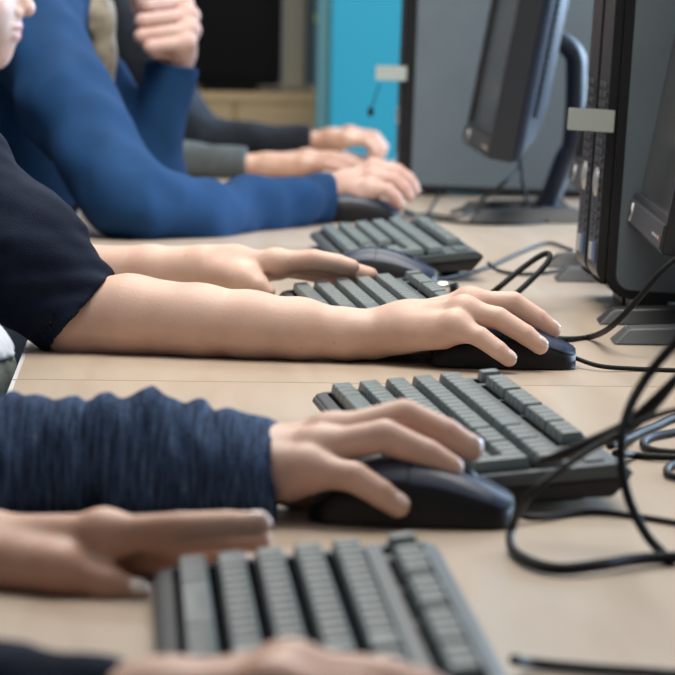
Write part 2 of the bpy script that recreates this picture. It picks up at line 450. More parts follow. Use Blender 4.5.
def eyes(parent, origin, q, s, ax):
    for b in (-.030, .030):
        bm = bmesh.new(); bmesh.ops.create_uvsphere(bm, u_segments=16, v_segments=10, radius=.0125 * s)
        bmesh.ops.translate(bm, verts=bm.verts, vec=Vector(q(.078, b, .004) - np.asarray(origin)))
        bm_obj('eye', bm, M['eye_white'], parent, smooth=True)
        bm = bmesh.new(); bmesh.ops.create_uvsphere(bm, u_segments=12, v_segments=8, radius=.0058 * s)
        bmesh.ops.translate(bm, verts=bm.verts, vec=Vector(q(.0858, b, .004) - np.asarray(origin)))
        bm_obj('iris', bm, M['brown'], parent, smooth=True)

# ------------------------------------------------------------------ people
def cuffed(P, d, cut, cdir, inner):
    """an open sleeve end at the point cut, hollow inside"""
    d = np.maximum(d, plane(P, cut, cdir))
    return np.maximum(d, -inner) if inner is not None else d
def person(label, name_pts, hands, garment, skin, legs=True, lower='jeans', hair=None, head=None, paint_lips=False, nails=(), extra=None):
    """name_pts: hip, chest, neck, shoulders, elbows ; hands: list of dicts with side ; garment: dict"""
    p = name_pts; origin = np.array([p['hip'][0], p['hip'][1], -DESK])
    root = thing('person', label, 'person', origin)
    hc, hf, hu, hs = head
    hfn, q, ax = head_field(hc, hf, hu, hs)
    A = {k: np.asarray(v, float) for k, v in p.items()}
    def core(P):
        d = smin(hfn(P), rcone(P, A['neck'], np.asarray(hc) - np.array(hu) * .05 * hs - np.array(hf) * .015, .05 * hs, .046 * hs), .03)
        d = smin(d, chain(P, [A['neck'], A['chest'], A['hip'] + np.array([0, 0, .04])], [.045, .085, .085], .06), .05)
        for sd in ('r', 'l'):
            d = smin(d, chain(P, [A['neck'] * .4 + A['chest'] * .6, A['sh_' + sd], A['el_' + sd]], [.03, .028, .018], .02), .02)
        if 'wr_l' in A: d = smin(d, rcone(P, A['el_l'], A['wr_l'], .02, .02), .02)
        if 'wr_r' in A: d = smin(d, rcone(P, A['el_r'], A['wr_r'], .028, .022), .02)
        return d
    pts = [A['neck'], A['chest'], A['hip'], A['sh_r'], A['sh_l'], A['el_r'], A['el_l']] + [A[k] for k in ('wr_l', 'wr_r') if k in A]
    lo, hi = bounds(pts, 0.10); lo = np.minimum(lo, np.asarray(hc) - .16); hi = np.maximum(hi, np.asarray(hc) + .16)
    chunks = [(core, lo, hi, 0.007)]
    if paint_lips:
        chunks[0] = (core, lo, hi, 0.007)
        chunks.append((lambda P: np.maximum(hfn(P) - .0004, -1), np.asarray(hc) - .13 * hs, np.asarray(hc) + .13 * hs, 0.0021))
    for h in hands:
        fn, l2, h2 = hand_field(h); chunks.append((fn, l2, h2, h.get('cell', 0.0016)))
    def paint(cen):
        r = np.zeros(len(cen), int)
        if paint_lips:
            m = np.zeros(len(cen), bool)
            for zc, hz in ((-.0445, .0065), (-.0555, .0072)):
                d = (cen - q(.0925, 0, zc)) / hs
                m |= ((d @ ax[0] / .016) ** 2 + (d @ ax[1] / .021) ** 2 + (d @ ax[2] / hz) ** 2) < 1
            r[m] = 1
        return r
    field_obj('body', chunks, None, root, origin, mats=[skin, M['lips']], paint=paint)
    eyes(root, origin, q, hs, ax)
    for (hd, finger, up, mt) in nails:
        pp = hd[finger]; r = (FR[finger][3] + .0005 if finger != 'thumb' else .0075) * hd.get('scale', 1)
        nail(root, origin, pp[2], pp[3], r, up, mt, hd.get('scale', 1) * (1.1 if finger == 'thumb' else 1))
    # clothes on the upper body
    g = garment
    def torso(P):
        d = chain(P, [A['neck'] - np.array([0, 0, .02]), A['chest'], A['hip'] + np.array([0, 0, .05])], [.055, g.get('rc', .115), g.get('rh', .125)], .08)
        d = smin(d, rcone(P, A['sh_r'] * .8 + A['sh_l'] * .2, A['sh_l'] * .8 + A['sh_r'] * .2, .062, .062), .07)
        return d
    def sleeves(P, torso_too=True, sides=('r', 'l')):
        d = torso(P) if torso_too else None
        for sd in sides:
            S = g['sleeve_' + sd]
            e = chain(P, S['pts'], S['r'], .03)
            for o in S.get('wide', ()):
                q3 = [S['pts'][-3], S['pts'][-2] + np.array(o) * .7, S['pts'][-1] + np.array(o)]
                e = smin(e, chain(P, q3, [S['r'][-3] * .9, S['r'][-2] * .9, S['r'][-1] * .92], .01), .012)
            if S.get('fold'): 
                for fo in S['fold']: e = e + ripple(P, *fo) * (np.clip(-plane(P, S['pts'][-1], S['dir']) / np.float32(S['fade']), .12, 1) if 'fade' in S else 1)
            if S.get('ring'):      # gathered rings along the sleeve
                c0, dr, fq, am = S['ring']
                t = plane(P, c0, dr); e = e + np.float32(am) * np.sin(t * np.float32(fq) + 2.0 * np.sin(P[2] * 60 + P[1] * 45)) * np.clip(1.2 + np.sin(t * np.float32(fq * .31)), 0, 2)
            inner = e + np.float32(.0055)
            tt = plane(P, S['pts'][-1], S['dir'])
            if S.get('cut', True):
                e = np.maximum(e, tt); e = np.maximum(e, -np.maximum(inner, -(tt + .014)))
            d = e if d is None else smin(d, e, .03)
        if g.get('fold'): d = d + ripple(P, *g['fold'])
        if 'neck_cut' in g: pass
        d = np.maximum(d, plane(P, A['neck'] + (np.asarray(hc) - A['neck']) * .12, np.asarray(hc) - A['neck']))
        return np.maximum(d, -(P[2] - np.float32(A['hip'][2] - .06)))
    allp = [A['hip'], A['chest'], A['neck'], A['sh_r'], A['sh_l']] + g['sleeve_r']['pts'] + g['sleeve_l']['pts']
    lo, hi = bounds(allp, .16)
    ch = [(sleeves, lo, hi, g.get('cell', .006))]
    for sd in g.get('fine', ()):
        l2, h2 = bounds(g['sleeve_' + sd]['pts'], .075)
        ch.append((lambda P, sd=sd: sleeves(P, False, (sd,)) - .0008, l2, h2, .0026))
    field_obj(g['name'], ch, g['mat'], root, origin)
    # legs under the desk
    if legs:
        def legf(P):
            d = None
            for o in (-.095, .095):
                hp = A['hip'] + np.array([.02, o, -.03]); kn = np.array([-.10, A['hip'][1] + o * 1.15, -.22]); an = np.array([-.14, A['hip'][1] + o * 1.2, -DESK + .085])
                e = chain(P, [hp, kn, an], [.085, .06, .045], .03)
                d = e if d is None else np.minimum(d, e)
            d = smin(d, ellip(P, A['hip'] + np.array([0, 0, -.01]), (.13, .165, .10)), .06)
            return d + ripple(P, 5, 60, .0015)
        lo = np.array([A['hip'][0] - .2, A['hip'][1] - .25, -DESK]); hi = np.array([0.02, A['hip'][1] + .25, A['hip'][2] + .14])
        field_obj('trousers', [(legf, lo, hi, .009)], M[lower], root, origin)
        for o in (-.095, .095):
            yy = A['hip'][1] + o * 1.2
            def sf(P, yy=yy):
                d = smin(ellip(P, (-.13, yy, -DESK + .05), (.055, .042, .06)), ellip(P, (-.05, yy, -DESK + .025), (.10, .044, .04)), .03)
                return np.maximum(d, -(P[2] + np.float32(DESK - .002)))
            field_obj('shoe', [(sf, (-.22, yy - .07, -DESK - .01), (.08, yy + .07, -DESK + .14), .006)], M['shoe'], root, origin)
    if hair:
        hm, kind = hair
        def hf_(P):
            d = ellip(P, q(-.018, 0, .045), (.103 * hs, .087 * hs, .094 * hs), ax)
            back = chain(P, [q(-.06, 0, .0), q(-.085, 0, -.09)] , [.07 * hs, .045 * hs], .04)
            d = smin(d, back, .04)
            # leave the face free
            d = np.maximum(d, -ellip(P, q(.085, 0, -.045), (.085 * hs, .075 * hs, .105 * hs), ax))
            return d + ripple(P, 3, 260, .0012, (1, 1, .15))
        hc_ = np.asarray(hc)
        ch = [(hf_, hc_ - .22 * hs, hc_ + .2 * hs, .005)]
        if extra: ch += extra
        field_obj('hair', ch, hm, root, origin)
    return root, origin

# ------------------------------------------------------------------ the setting and the desks
def structure(o): o['kind'] = 'structure'; return o
structure(box('floor', (-3.2, 4.2, -0.5, 9.2, -DESK - .1, -DESK), M['floor'], bevel=0))
structure(box('wall_back', (-3.2, 4.2, 9.0, 9.2, -DESK, 2.1), M['wall'], bevel=0))

E0, E1 = G(4.4, 403.6), G(23, 355.6)
ROT = math.atan2(-(E1[0] - E0[0]), E1[1] - E0[1])
def on_edge(y): return E1[0] + (y - E1[1]) * (E1[0] - E0[0]) / (E1[1] - E0[1])
def desk(label, y0, y1):
    r = thing('desk', label, 'desk', (on_edge(y0), y0, -DESK), ROT, 'desks joined in one row')
    w = 0.86; o = DESK
    box('tabletop', (0.002, w, 0, y1 - y0, o - .026, o), M['desk'], r, bevel=.0002)
    box('edge_band', (-.0015, .0018, .001, y1 - y0 - .001, o - .025, o - .0004), M['edge'], r, bevel=.0004)
    for x in (.07, w - .05):
        for y in (.05, y1 - y0 - .05):
            box('leg', (x - .02, x + .02, y - .02, y + .02, 0, o - .0262), M['steel'], r, bevel=.003)
    box('rail', (.09, w - .07, .04, .06, o - .07, o - .0262), M['steel'], r, bevel=.002)
    return r
YS = G(14, 379)[1]
desk('birch desk under the nearest keyboard, its end running out below the picture', YS - 1.6, YS)
desk('birch desk with white edge where the bare elbow rests', YS, YS + 1.6)
desk('birch desk under the blue sleeve, farthest of the row', YS + 1.6, YS + 3.2)

# ------------------------------------------------------------------ keyboards
KP, KL, KD, KV0 = 0.01905, 0.457, 0.1439, 0.0104
KM = (KL - 22.5 * KP) / 2
def key_layout():
    rows = {4: [1] * 13 + [2], 3: [1.5] + [1] * 12 + [1.5], 2: [1.75] + [1] * 11 + [2.25], 1: [2.25] + [1] * 10 + [2.75],
            0: [1.25, 1.25, 1.25, 6.25, 1.25, 1.25, 1.25, 1.25]}
    out = []
    for k, ws in rows.items():
        u = 0
        for w in ws: out.append((u, k, w, 1)); u += w
    k = 5.44
    out.append((0, k, 1, 1))
    for u0 in (2, 6.5, 11):
        for i in range(4): out.append((u0 + i, k, 1, 1))
    for i in range(3):
        out.append((15.3 + i, k, 1, 1)); out.append((15.3 + i, 4, 1, 1)); out.append((15.3 + i, 3, 1, 1)); out.append((15.3 + i, 0, 1, 1))
    out.append((16.3, 1, 1, 1))
    for i in range(4): out.append((18.55 + i, 4, 1, 1))
    for i in range(3):
        for k in (3, 2, 1): out.append((18.55 + i, k, 1, 1))
    out.append((18.55, 0, 2, 1)); out.append((20.55, 0, 1, 1)); out.append((21.55, 2, 1, 2)); out.append((21.55, 0, 1, 2))
    return out
KEYMESH = {}
def key_mesh(w, hgt):
    if (w, hgt) in KEYMESH: return KEYMESH[(w, hgt)]
    bm = bmesh.new(); g = .0008; H = .0078
    x0, x1, y0, y1 = .0021, hgt * KP - .0017, g, w * KP - g
    ix, iy = .0015, .0019
    lay = [((x0, x1, y0, y1), 0.0), ((x0 + .0004, x1 - .0004, y0 + .0004, y1 - .0004), .0032), ((x0 + ix, x1 - ix, y0 + iy, y1 - iy), H - .0005), ((x0 + ix + .0007, x1 - ix - .0007, y0 + iy + .0007, y1 - iy - .0007), H)]
    prev = None
    for (a, b, c, d), z in lay:
        v = [bm.verts.new(p) for p in ((a, -c, z), (b, -c, z), (b, -d, z), (a, -d, z))]
        if prev:
            for i in range(4): bm.faces.new((prev[i], prev[(i + 1) % 4], v[(i + 1) % 4], v[i]))
        else: bm.faces.new(v[::-1])
        prev = v
    # dished top
    c = bm.verts.new(((x0 + x1) / 2, -(y0 + y1) / 2, H - .0005))
    for i in range(4): bm.faces.new((prev[i], prev[(i + 1) % 4], c))
    bmesh.ops.recalc_face_normals(bm, faces=bm.faces)
    me = bpy.data.meshes.new('key'); bm.to_mesh(me); bm.free(); me.materials.append(M['key'])
    KEYMESH[(w, hgt)] = me; return me
def keyboard(label, x, y, rot, t):
    r = thing('keyboard', label, 'keyboard', (x, y, 0), rot, 'computer keyboards on the desks')
    T = math.tan(t)
    def zt(v): return .016 + v * T
    D, L = KD, KL
    # upper shell with rounded shoulder, darker tray below it
    shell = [(.0, zt(0) - .007), (.002, zt(0) - .0015), (.006, zt(.006)), (D - .0095, zt(D - .0095)), (D - .0012, zt(D) - .0048), (D, zt(D) - .008)]
    prism('top_shell', shell, -L, 0, M['deck'], r, bevel=.0014)
    tray = [(.0015, zt(0) - .0074), (D - .001, zt(D) - .0083), (D - .012, zt(D) - .021), (.020, .0045 + .02 * T * .6), (.012, .002)]
    prism('tray', tray, -L + .002, -.002, M['under'], r, bevel=.0012)
    for yy in (-.035, -L + .075):
        prism('foot', [(D - .040, zt(D) - .026), (D - .020, zt(D) - .0225), (D - .018, .0), (D - .034, .0)], yy - .016, yy + .016, M['under'], r, bevel=.001)
        prism('front_pad', [(.012, .0), (.030, .0), (.030, .0075), (.012, .0042)], yy - .014, yy + .014, M['under'], r)
    for u, k, w, hg in key_layout():
        v = KV0 + k * KP
        o = bpy.data.objects.new('key', key_mesh(w, hg)); link(o, r)
        o.location = (v, -(KM + u * KP), zt(v) - .0004); o.rotation_euler = (0, -t, 0)
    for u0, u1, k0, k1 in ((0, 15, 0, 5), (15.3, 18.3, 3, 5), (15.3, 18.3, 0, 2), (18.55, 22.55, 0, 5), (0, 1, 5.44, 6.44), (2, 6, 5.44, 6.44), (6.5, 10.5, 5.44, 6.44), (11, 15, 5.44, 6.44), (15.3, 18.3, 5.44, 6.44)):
        wl = box('gap_shade_plate', (-.0006, (k1 - k0) * KP + .0006, -(u1 - u0) * KP - .0006, .0006, -.0006, .0005), M['gap_shade'], r, bevel=0)  # thin black plate on the deck, painting the shade of recessed key gaps
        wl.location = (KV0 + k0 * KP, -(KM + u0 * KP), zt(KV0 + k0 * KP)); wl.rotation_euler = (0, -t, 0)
    pl = box('indicator_panel', (0, .012, -.066, 0, 0, .0012), M['deck'], r, bevel=.0004)
    pl.location = (KV0 + 5.6 * KP, -(KM + 18.9 * KP), zt(KV0 + 5.6 * KP)); pl.rotation_euler = (0, -t, 0)
    return r
keyboard('keyboard nearest the camera, between two hands of the first person', -.0905, 1.7760, .0604, .1180)
keyboard('black keyboard beside the striped-sleeve hand, cables trailing across its corner', -.0178, 2.5310, .1107, .1000)
k3 = G(278, 291, .016)
keyboard('keyboard half hidden behind the bare forearm', k3[0], k3[1], .10, .115)
k4 = G(309, 236, .011)
keyboard('unattended keyboard beyond the unused mouse, in front of the blue sleeve', k4[0], k4[1], .085, .115)

# ------------------------------------------------------------------ mice
def mouse(label, nose, rot, cord, L=.116, W=.030, Hh=.0355):
    """nose: front tip on the desk; the body runs back from it along local -x"""
    r = thing('computer_mouse', label, 'mouse', (nose[0], nose[1], 0), rot, 'computer mice on the desks')
    def wid(s): return W * (0.80 + .22 * math.sin(PI * min(1, s * .9 + .1))) * (1 - max(0, abs(s - .5) * 2 - .80) ** 1.5 * 3.2)
    def hgt(s): return Hh * (0.32 + .68 * math.sin(PI * (s * .84 + .05)) ** 1.15) * (1 - max(0, (s - .86) / .14) ** 2 * .55)
    def sect(s, a, off=0.0):
        c, sn = math.cos(a), math.sin(a); w = wid(s) + off; h = hgt(s) + off
        return (-s * L, w * math.copysign(abs(c) ** .62, c), .0012 + max(0, h * abs(sn) ** .72))
    def patch(name, s0, s1, a0, a1, off, m, ns=22, na=20, closed=False):
        V, Fc = [], []
        for i in range(ns + 1):
            s = s0 + (s1 - s0) * i / ns
            for k in range(na + 1): V.append(sect(s, a0 + (a1 - a0) * k / na, off))
        n = na + 1
        for i in range(ns):
            for k in range(na): a = i * n + k; Fc.append((a, a + n, a + n + 1, a + 1))
        if closed:
            Fc.append(tuple(range(n))); Fc.append(tuple(reversed(range(ns * n, ns * n + n))))
            for i in range(ns): a = i * n; Fc.append((a, a + n - 1, a + 2 * n - 1, a + n))
        else:                           # turn the rim in so that the cover has thickness
            rim = [k for k in range(n)] + [i * n + na for i in range(1, ns + 1)] + [ns * n + k for k in range(na - 1, -1, -1)] + [i * n for i in range(ns - 1, 0, -1)]
            base = len(V)
            for q in rim:
                x, y, z = V[q]; V.append((x * .995 - .0003, y * .94, z - .0022))
            for i in range(len(rim)): Fc.append((rim[i], rim[(i + 1) % len(rim)], base + (i + 1) % len(rim), base + i))
        o = mesh_obj(name, V, Fc, m, r, smooth=True)
        if hasattr(o.data, 'set_sharp_from_angle'): o.data.set_sharp_from_angle(angle=math.radians(50))
        return o
    R_ = math.radians
    patch('body', .0, 1., 0, PI, 0, M['mouse'], closed=True)
    patch('left_button', .012, .50, R_(91.5), R_(145), .0009, M['mouse_top'])
    patch('right_button', .012, .50, R_(35), R_(88.5), .0009, M['mouse_top'])
    patch('palm_rest', .51, .985, R_(38), R_(142), .0009, M['mouse_top'])
    bm = bmesh.new(); bmesh.ops.create_cone(bm, cap_ends=True, segments=20, radius1=.010, radius2=.010, depth=.006)
    bmesh.ops.rotate(bm, verts=bm.verts, matrix=Matrix.Rotation(PI / 2, 3, 'X')); bmesh.ops.translate(bm, verts=bm.verts, vec=(-.030, 0, hgt(.26) - .0065))
    bm_obj('scroll_wheel', bm, M['mouse'], r, bevel=.001)
    rb = Matrix.Rotation(-rot, 3, 'Z')
    pts = [(-.002, 0, .008)] + [tuple(rb @ Vector((p[0] - nose[0], p[1] - nose[1], p[2]))) for p in cord]
    tube('cord', pts, .0019, M['cable'], r, n=10, sides=8)
    return r
n3 = G(574, 366); n3 = (n3[0], 2.874, 0)
mouse('black mouse under the bare-armed hand', n3, -.02, [G(600, 366, .004), G(640, 369, .002), G(700, 371, .002)])
n2 = (J(513, 510, 2.045)[0], 2.045, 0)
mouse('black mouse under the striped-sleeve hand', n2, -.10, [G(535, 518, .003), G(590, 512, .002), G(640, 517, .002), G(720, 530, .002)])
n4 = (J(436, 275, 3.59)[0], 3.585, 0)
mouse('unused mouse lying in front of the far keyboard', n4, -.14, [G(450, 277, .003), G(485, 268, .003), G(520, 252, .003), G(548, 243, .003), G(572, 250, .003)])
n5 = (J(398, 212, 4.50)[0], 4.50, 0)
mouse('dark blurred mouse under the blue-sleeved hand', n5, .06, [G(412, 215, .003), G(430, 214, .003), G(455, 217, .003), G(480, 209, .003)])

# ------------------------------------------------------------------ monitors
def monitor(label, x, y, rot=0.0, tilt=.183, shift=-.031):
    r = thing('computer_monitor', label, 'monitor', (x, y, 0), rot, 'flat monitors along the desks')
    for yy, m in ((-.110, M['foot_grey']), (.062, M['foot'])):
        bm = bmesh.new()
        v = box_bm(bm, -.062, .075, yy, yy + .050, 0, .018)
        for i in (4, 7): v[i].co.x += .014; v[i].co.z -= .005
        for i in (4, 5): v[i].co.y += .010
        for i in (6, 7): v[i].co.y -= .006
        bm_obj('base_foot', bm, m, r, bevel=.0015)
    box('base_bridge', (.030, .075, -.070, .070, .001, .016), M['foot'], r, bevel=.003)
    tube('neck', [(.040, 0, .012), (.050, 0, .030), (.066, 0, .075), (.076, 0, .100), (.078, 0, .180), (.072, 0, .214), (.052 + min(0, shift + .031), 0, .240)], .0135, M['back'], r, n=8, sides=14, flat=1.5)
    ct, st = math.cos(tilt), math.sin(tilt); px, pz = shift, .085
    def D(o):
        o.location = (px, 0, pz); o.rotation_euler = (0, tilt, 0); return o
    w, h, m = .197, .345, .016
    bm = bmesh.new()
    outer = [(-w, 0), (w, 0), (w, h), (-w, h)]; inner = [(-w + m, .030), (w - m, .030), (w - m, h - m), (-w + m, h - m)]
    of = [bm.verts.new((0, a, b)) for a, b in outer]; nf = [bm.verts.new((.0, a, b)) for a, b in inner]
    ob = [bm.verts.new((.030, a, b)) for a, b in outer]; nb = [bm.verts.new((.008, a, b)) for a, b in inner]
    for i in range(4):
        j = (i + 1) % 4
        bm.faces.new((of[i], of[j], nf[j], nf[i])); bm.faces.new((of[i], ob[i], ob[j], of[j])); bm.faces.new((nf[i], nf[j], nb[j], nb[i]))
    D(bm_obj('bezel', bm, M['bezel'], r, bevel=.0012))
    D(box('screen', (.006, .012, -w + m - .001, w - m + .001, .029, h - m + .001), M['screen'], r, bevel=0))
    D(box('chin_strip', (-.0022, .001, -w + .004, w - .004, .003, .024), M['bezel_low'], r, bevel=.001))
    bm = bmesh.new()
    lv = [(.0302, w - .001, .001, h - .001), (.040, w - .004, .005, h - .005), (.060, w - .035, .045, h - .04), (.066, w - .060, .075, h - .07)]
    prev = None
    for xx, ww, z0, z1 in lv:
        q = [bm.verts.new(p) for p in ((xx, -ww, z0), (xx, ww, z0), (xx, ww, z1), (xx, -ww, z1))]
        if prev:
            for i in range(4): bm.faces.new((prev[i], prev[(i + 1) % 4], q[(i + 1) % 4], q[i]))
        else: bm.faces.new(q)
        prev = q
    bm.faces.new(prev[::-1])
    D(bm_obj('back_shell', bm, M['back'], r, bevel=.002))
    for sd in (-1, 1):
        bm = bmesh.new()
        for i in range(26):
            z = .06 + i * .0092
            box_bm(bm, .046, .0515, sd * (w - .0165) - .003, sd * (w - .0165) + .003, z, z + .0032)
        box_bm(bm, .047, .0505, sd * (w - .0185) - .003, sd * (w - .0185) + .003, .06, .295)
        D(bm_obj('vent_grille', bm, M['back'], r))
    bm = bmesh.new(); bmesh.ops.create_cone(bm, cap_ends=True, segments=28, radius1=.0085, radius2=.0085, depth=.0014)
    bmesh.ops.rotate(bm, verts=bm.verts, matrix=Matrix.Rotation(PI / 2, 3, 'Y')); bmesh.ops.translate(bm, verts=bm.verts, vec=(-.0026, .115, .0135))
    lg = D(bm_obj('logo_disc', bm, M['logo'], r))
    cu = bpy.data.curves.new('logo_letters', 'FONT'); cu.body = 'hp'; cu.size = .0135; cu.align_x = 'CENTER'; cu.align_y = 'CENTER'; cu.shear = .25; cu.extrude = .0002
    tmp = bpy.data.objects.new('letters_source', cu); C.objects.link(tmp)
    me = bpy.data.meshes.new_from_object(tmp.evaluated_get(bpy.context.evaluated_depsgraph_get())); bpy.data.objects.remove(tmp)
    me.materials.clear(); me.materials.append(M['bezel']); t = link(bpy.data.objects.new('logo_letters', me), lg)
    t.rotation_euler = (PI / 2, 0, -PI / 2); t.location = (-.0036, .115, .0140)
    bm = bmesh.new()
    for i in range(4): box_bm(bm, -.0026, -.0020, -.118 - i * .016, -.112 - i * .016, .010, .0125)
    D(bm_obj('button_marks', bm, M['logo'], r))
    bm = bmesh.new(); box_bm(bm, -.0026, -.0020, -.176, -.171, .009, .0135); D(bm_obj('power_light', bm, M['led'], r))
    return r
def base_at(px, py, near=-.110, front=-.062):
    g = G(px, py); return g[0] - front, g[1] - near
x, y = base_at(613, 345)
monitor('nearest dark monitor at the right edge, tilted back above two wedge feet', x, y, 0.0)
monitor('monitor mostly hidden behind the two upright computers', J(568, 181, 3.99)[0] + .031, 3.775, 0.0)
x, y = base_at(467, 222)
monitor('blurred monitor in front of the grey side panel, its bent neck showing', x, y, .045, .175, -.050)

# ------------------------------------------------------------------ upright desktop computers
def rounded_plate(bm, x0, x1, z0, z1, y0, y1, rad, n=6):
    pts = []
    for cx, cz, a0 in ((x1 - rad, z1 - rad, 0), (x0 + rad, z1 - rad, 90), (x0 + rad, z0 + rad, 180), (x1 - rad, z0 + rad, 270)):
        for k in range(n + 1):
            a = math.radians(a0 + 90 * k / n); pts.append((cx + rad * math.cos(a), cz + rad * math.sin(a)))
    a = [bm.verts.new((x, y0, z)) for x, z in pts]; b = [bm.verts.new((x, y1, z)) for x, z in pts]
    bm.faces.new(a); bm.faces.new(b[::-1])
    for i in range(len(pts)): j = (i + 1) % len(pts); bm.faces.new((a[i], b[i], b[j], a[j]))
def computer(label, x, y, yaw=.030, tilt=.048, tab=True, string=False):
    """local origin is the rear lower edge; the front looks along -x"""
    r = thing('desktop_computer', label, 'computer', (x, y, 0), 0, 'upright desktop computers')
    r.rotation_euler = (0, tilt, yaw)
    W, Dp, Hh = .050, .34, .385
    bm = bmesh.new(); rounded_plate(bm, -Dp, 0, .0, Hh, -W, W, .022); bm_obj('case', bm, M['case'], r, bevel=.0022)
    for s in (-1, 1):
        bm = bmesh.new(); rounded_plate(bm, -Dp + .009, -.006, .0085, Hh - .012, s * (W - .001), s * (W + .0014), .014)
        bm_obj('side_panel', bm, M['panel'], r, bevel=.0006)
    bm = bmesh.new(); rounded_plate(bm, -Dp - .009, -Dp + .010, .012, Hh - .004, -W + .006, W - .004, .0145); bm_obj('front_bezel', bm, M['bezelpc'], r, bevel=.004)
    for yy in (-.030, .004):
        bm = bmesh.new()
        for i in range(17):
            z = .052 + i * .0088
            box_bm(bm, -Dp - .0105, -Dp - .007, yy, yy + .026, z, z + .0042)
        box_bm(bm, -Dp - .0092, -Dp - .007, yy + .0125, yy + .0135, .052, .200)
        bm_obj('vent_grille', bm, M['foot_grey'], r)
    bm = bmesh.new(); bmesh.ops.create_uvsphere(bm, u_segments=20, v_segments=12, radius=1)
    bmesh.ops.scale(bm, verts=bm.verts, vec=(.004, .013, .014)); bmesh.ops.translate(bm, verts=bm.verts, vec=(-Dp - .010, -.004, .104))
    bm_obj('oval_button', bm, M['silver'], r, smooth=True)
    box('blue_sticker', (-Dp - .0102, -Dp - .0085, -.030, -.004, .030, .049), M['sticker'], r, bevel=.0002)
    box('white_sticker', (-Dp - .0102, -Dp - .0085, .002, .026, .030, .046), M['sticker_w'], r, bevel=.0002)
    if tab: box('label_tab', (-Dp - .046, -Dp - .003, -.0515, -.0502, .1525, .173), M['tab'], r, bevel=.0004)
    a = math.tan(tilt)
    prism('front_foot', [(-Dp + .03, .0005), (-Dp + .06, .0005), (-Dp + .06, -(Dp - .06) * a), (-Dp + .03, -(Dp - .03) * a)], -W + .008, W - .008, M['foot'], r)
    if string:
        tube('string', [(-Dp - .040, -.0512, .147), (-Dp - .046, -.052, .128), (-Dp - .050, -.052, .112)], .0009, M['cable'], r, n=6, sides=6)
        bm = bmesh.new(); bmesh.ops.create_uvsphere(bm, u_segments=12, v_segments=8, radius=1)
        bmesh.ops.scale(bm, verts=bm.verts, vec=(.0045, .0035, .007)); bmesh.ops.translate(bm, verts=bm.verts, vec=(-Dp - .051, -.052, .108))
        bm_obj('string_end', bm, M['cable'], r, smooth=True)
    return r
def pc_at(px, py, Y, **k):
    """rear lower edge for a computer whose near lower front corner shows at this pixel"""
    q = J(px, py, Y); ya = k.get('yaw', .030)
    return q[0] + .34 * math.cos(ya) - .05 * math.sin(ya), q[1] + .34 * math.sin(ya) + .05 * math.cos(ya)
xa, ya = pc_at(604, 304, 3.315)
computer('nearer of two upright computers, its grey side panel facing the camera', xa, ya)
computer('farther of two upright computers, only its vented front showing', xa - .004, ya + .104, tab=False)
xc, yc = pc_at(404, 193, 5.03)
computer('far upright computer beside the turquoise cupboard, grey side behind the blurred monitor', xc, yc, tilt=.02, string=True)

# ------------------------------------------------------------------ cables
def rad_is_plain(r): return not hasattr(r, '__len__')
def cable(label, pts, rad=.0022, material='cable', flat=1.0, name='cable', cat='cable', n=12, group='loose black cables on the desks', tail=True, lead=False):
    pts = [np.asarray(p, float) for p in pts]
    if rad_is_plain(rad) and pts[-1][0] > 5 * 0.034 and tail:     # run on over the desk towards its back edge
        e = pts[-1]; pts += [np.array([e[0] + .09, e[1] + .02, .003]), np.array([e[0] + .24, e[1] + .05, .003])]
    if lead:
        b = pts[0]; pts = [np.array([b[0] + .17, b[1] + .05, .012]), np.array([b[0] + .12, b[1] + .03, .04]), np.array([b[0] + .05, b[1] + .01, b[2] + .005])] + pts
    o0 = np.array([pts[0][0], pts[0][1], 0.0])
    V, Fc = tube_data(loc_pts(spline(pts, n), o0), rad, 10, flat)
    o = mesh_obj(name, V, Fc, M[material], None, smooth=True); o.location = tuple(o0)
    return set_tags(o, label, cat, group)
cable('black cable rising from the mouse to the right edge past the nearest monitor', [G(535, 333, .003), G(562, 339, .003), G(590, 337, .003), J(612, 326, 2.98), J(640, 297, 2.96), J(662, 271, 2.95), J(690, 248, 2.95)], .0026, tail=False)
cable('black cable arching in a loop above the bare-armed hand', [G(480, 303, .003), J(497, 289, 3.35), J(520, 270, 3.37), J(540, 256, 3.38), J(549, 254, 3.38), J(547, 263, 3.36), J(530, 281, 3.32), J(512, 297, 3.28), G(500, 306, .003)], .0028)
cable('grey cord leaving the far keyboard towards the upright computers', [G(488, 263, .01), G(500, 271, .003), G(530, 274, .003), G(575, 268, .003), G(600, 262, .003)], .0020, 'cable_grey', tail=False)
cable('grey cord at the end of the nearest keyboard', [G(514, 660, .012), G(530, 663, .004), G(580, 668, .003), G(640, 672, .003), G(720, 676, .003)], .0026, 'cable_grey')
cable('thin black cable hanging in a tall curve in front of the second keyboard', [J(705, 318, 1.96), J(672, 347, 1.96), J(646, 378, 1.96), J(628, 412, 1.95), J(621, 450, 1.94), J(626, 490, 1.94), J(641, 526, 1.93), J(661, 551, 1.92), J(700, 578, 1.90)], .0028, lead=True)
cable('flat black strap lying slantwise over the corner of the second keyboard', [J(536, 464, 2.0), J(556, 457, 1.99), J(590, 444, 1.98), J(622, 430, 1.97), J(645, 412, 1.965), J(668, 388, 1.96), J(700, 352, 1.96)], [.0010 + .0036 * math.sin(PI * min(1, i / 73)) ** .8 for i in range(73)], 'strap', 1.3, 'strap', 'strap', group=None)
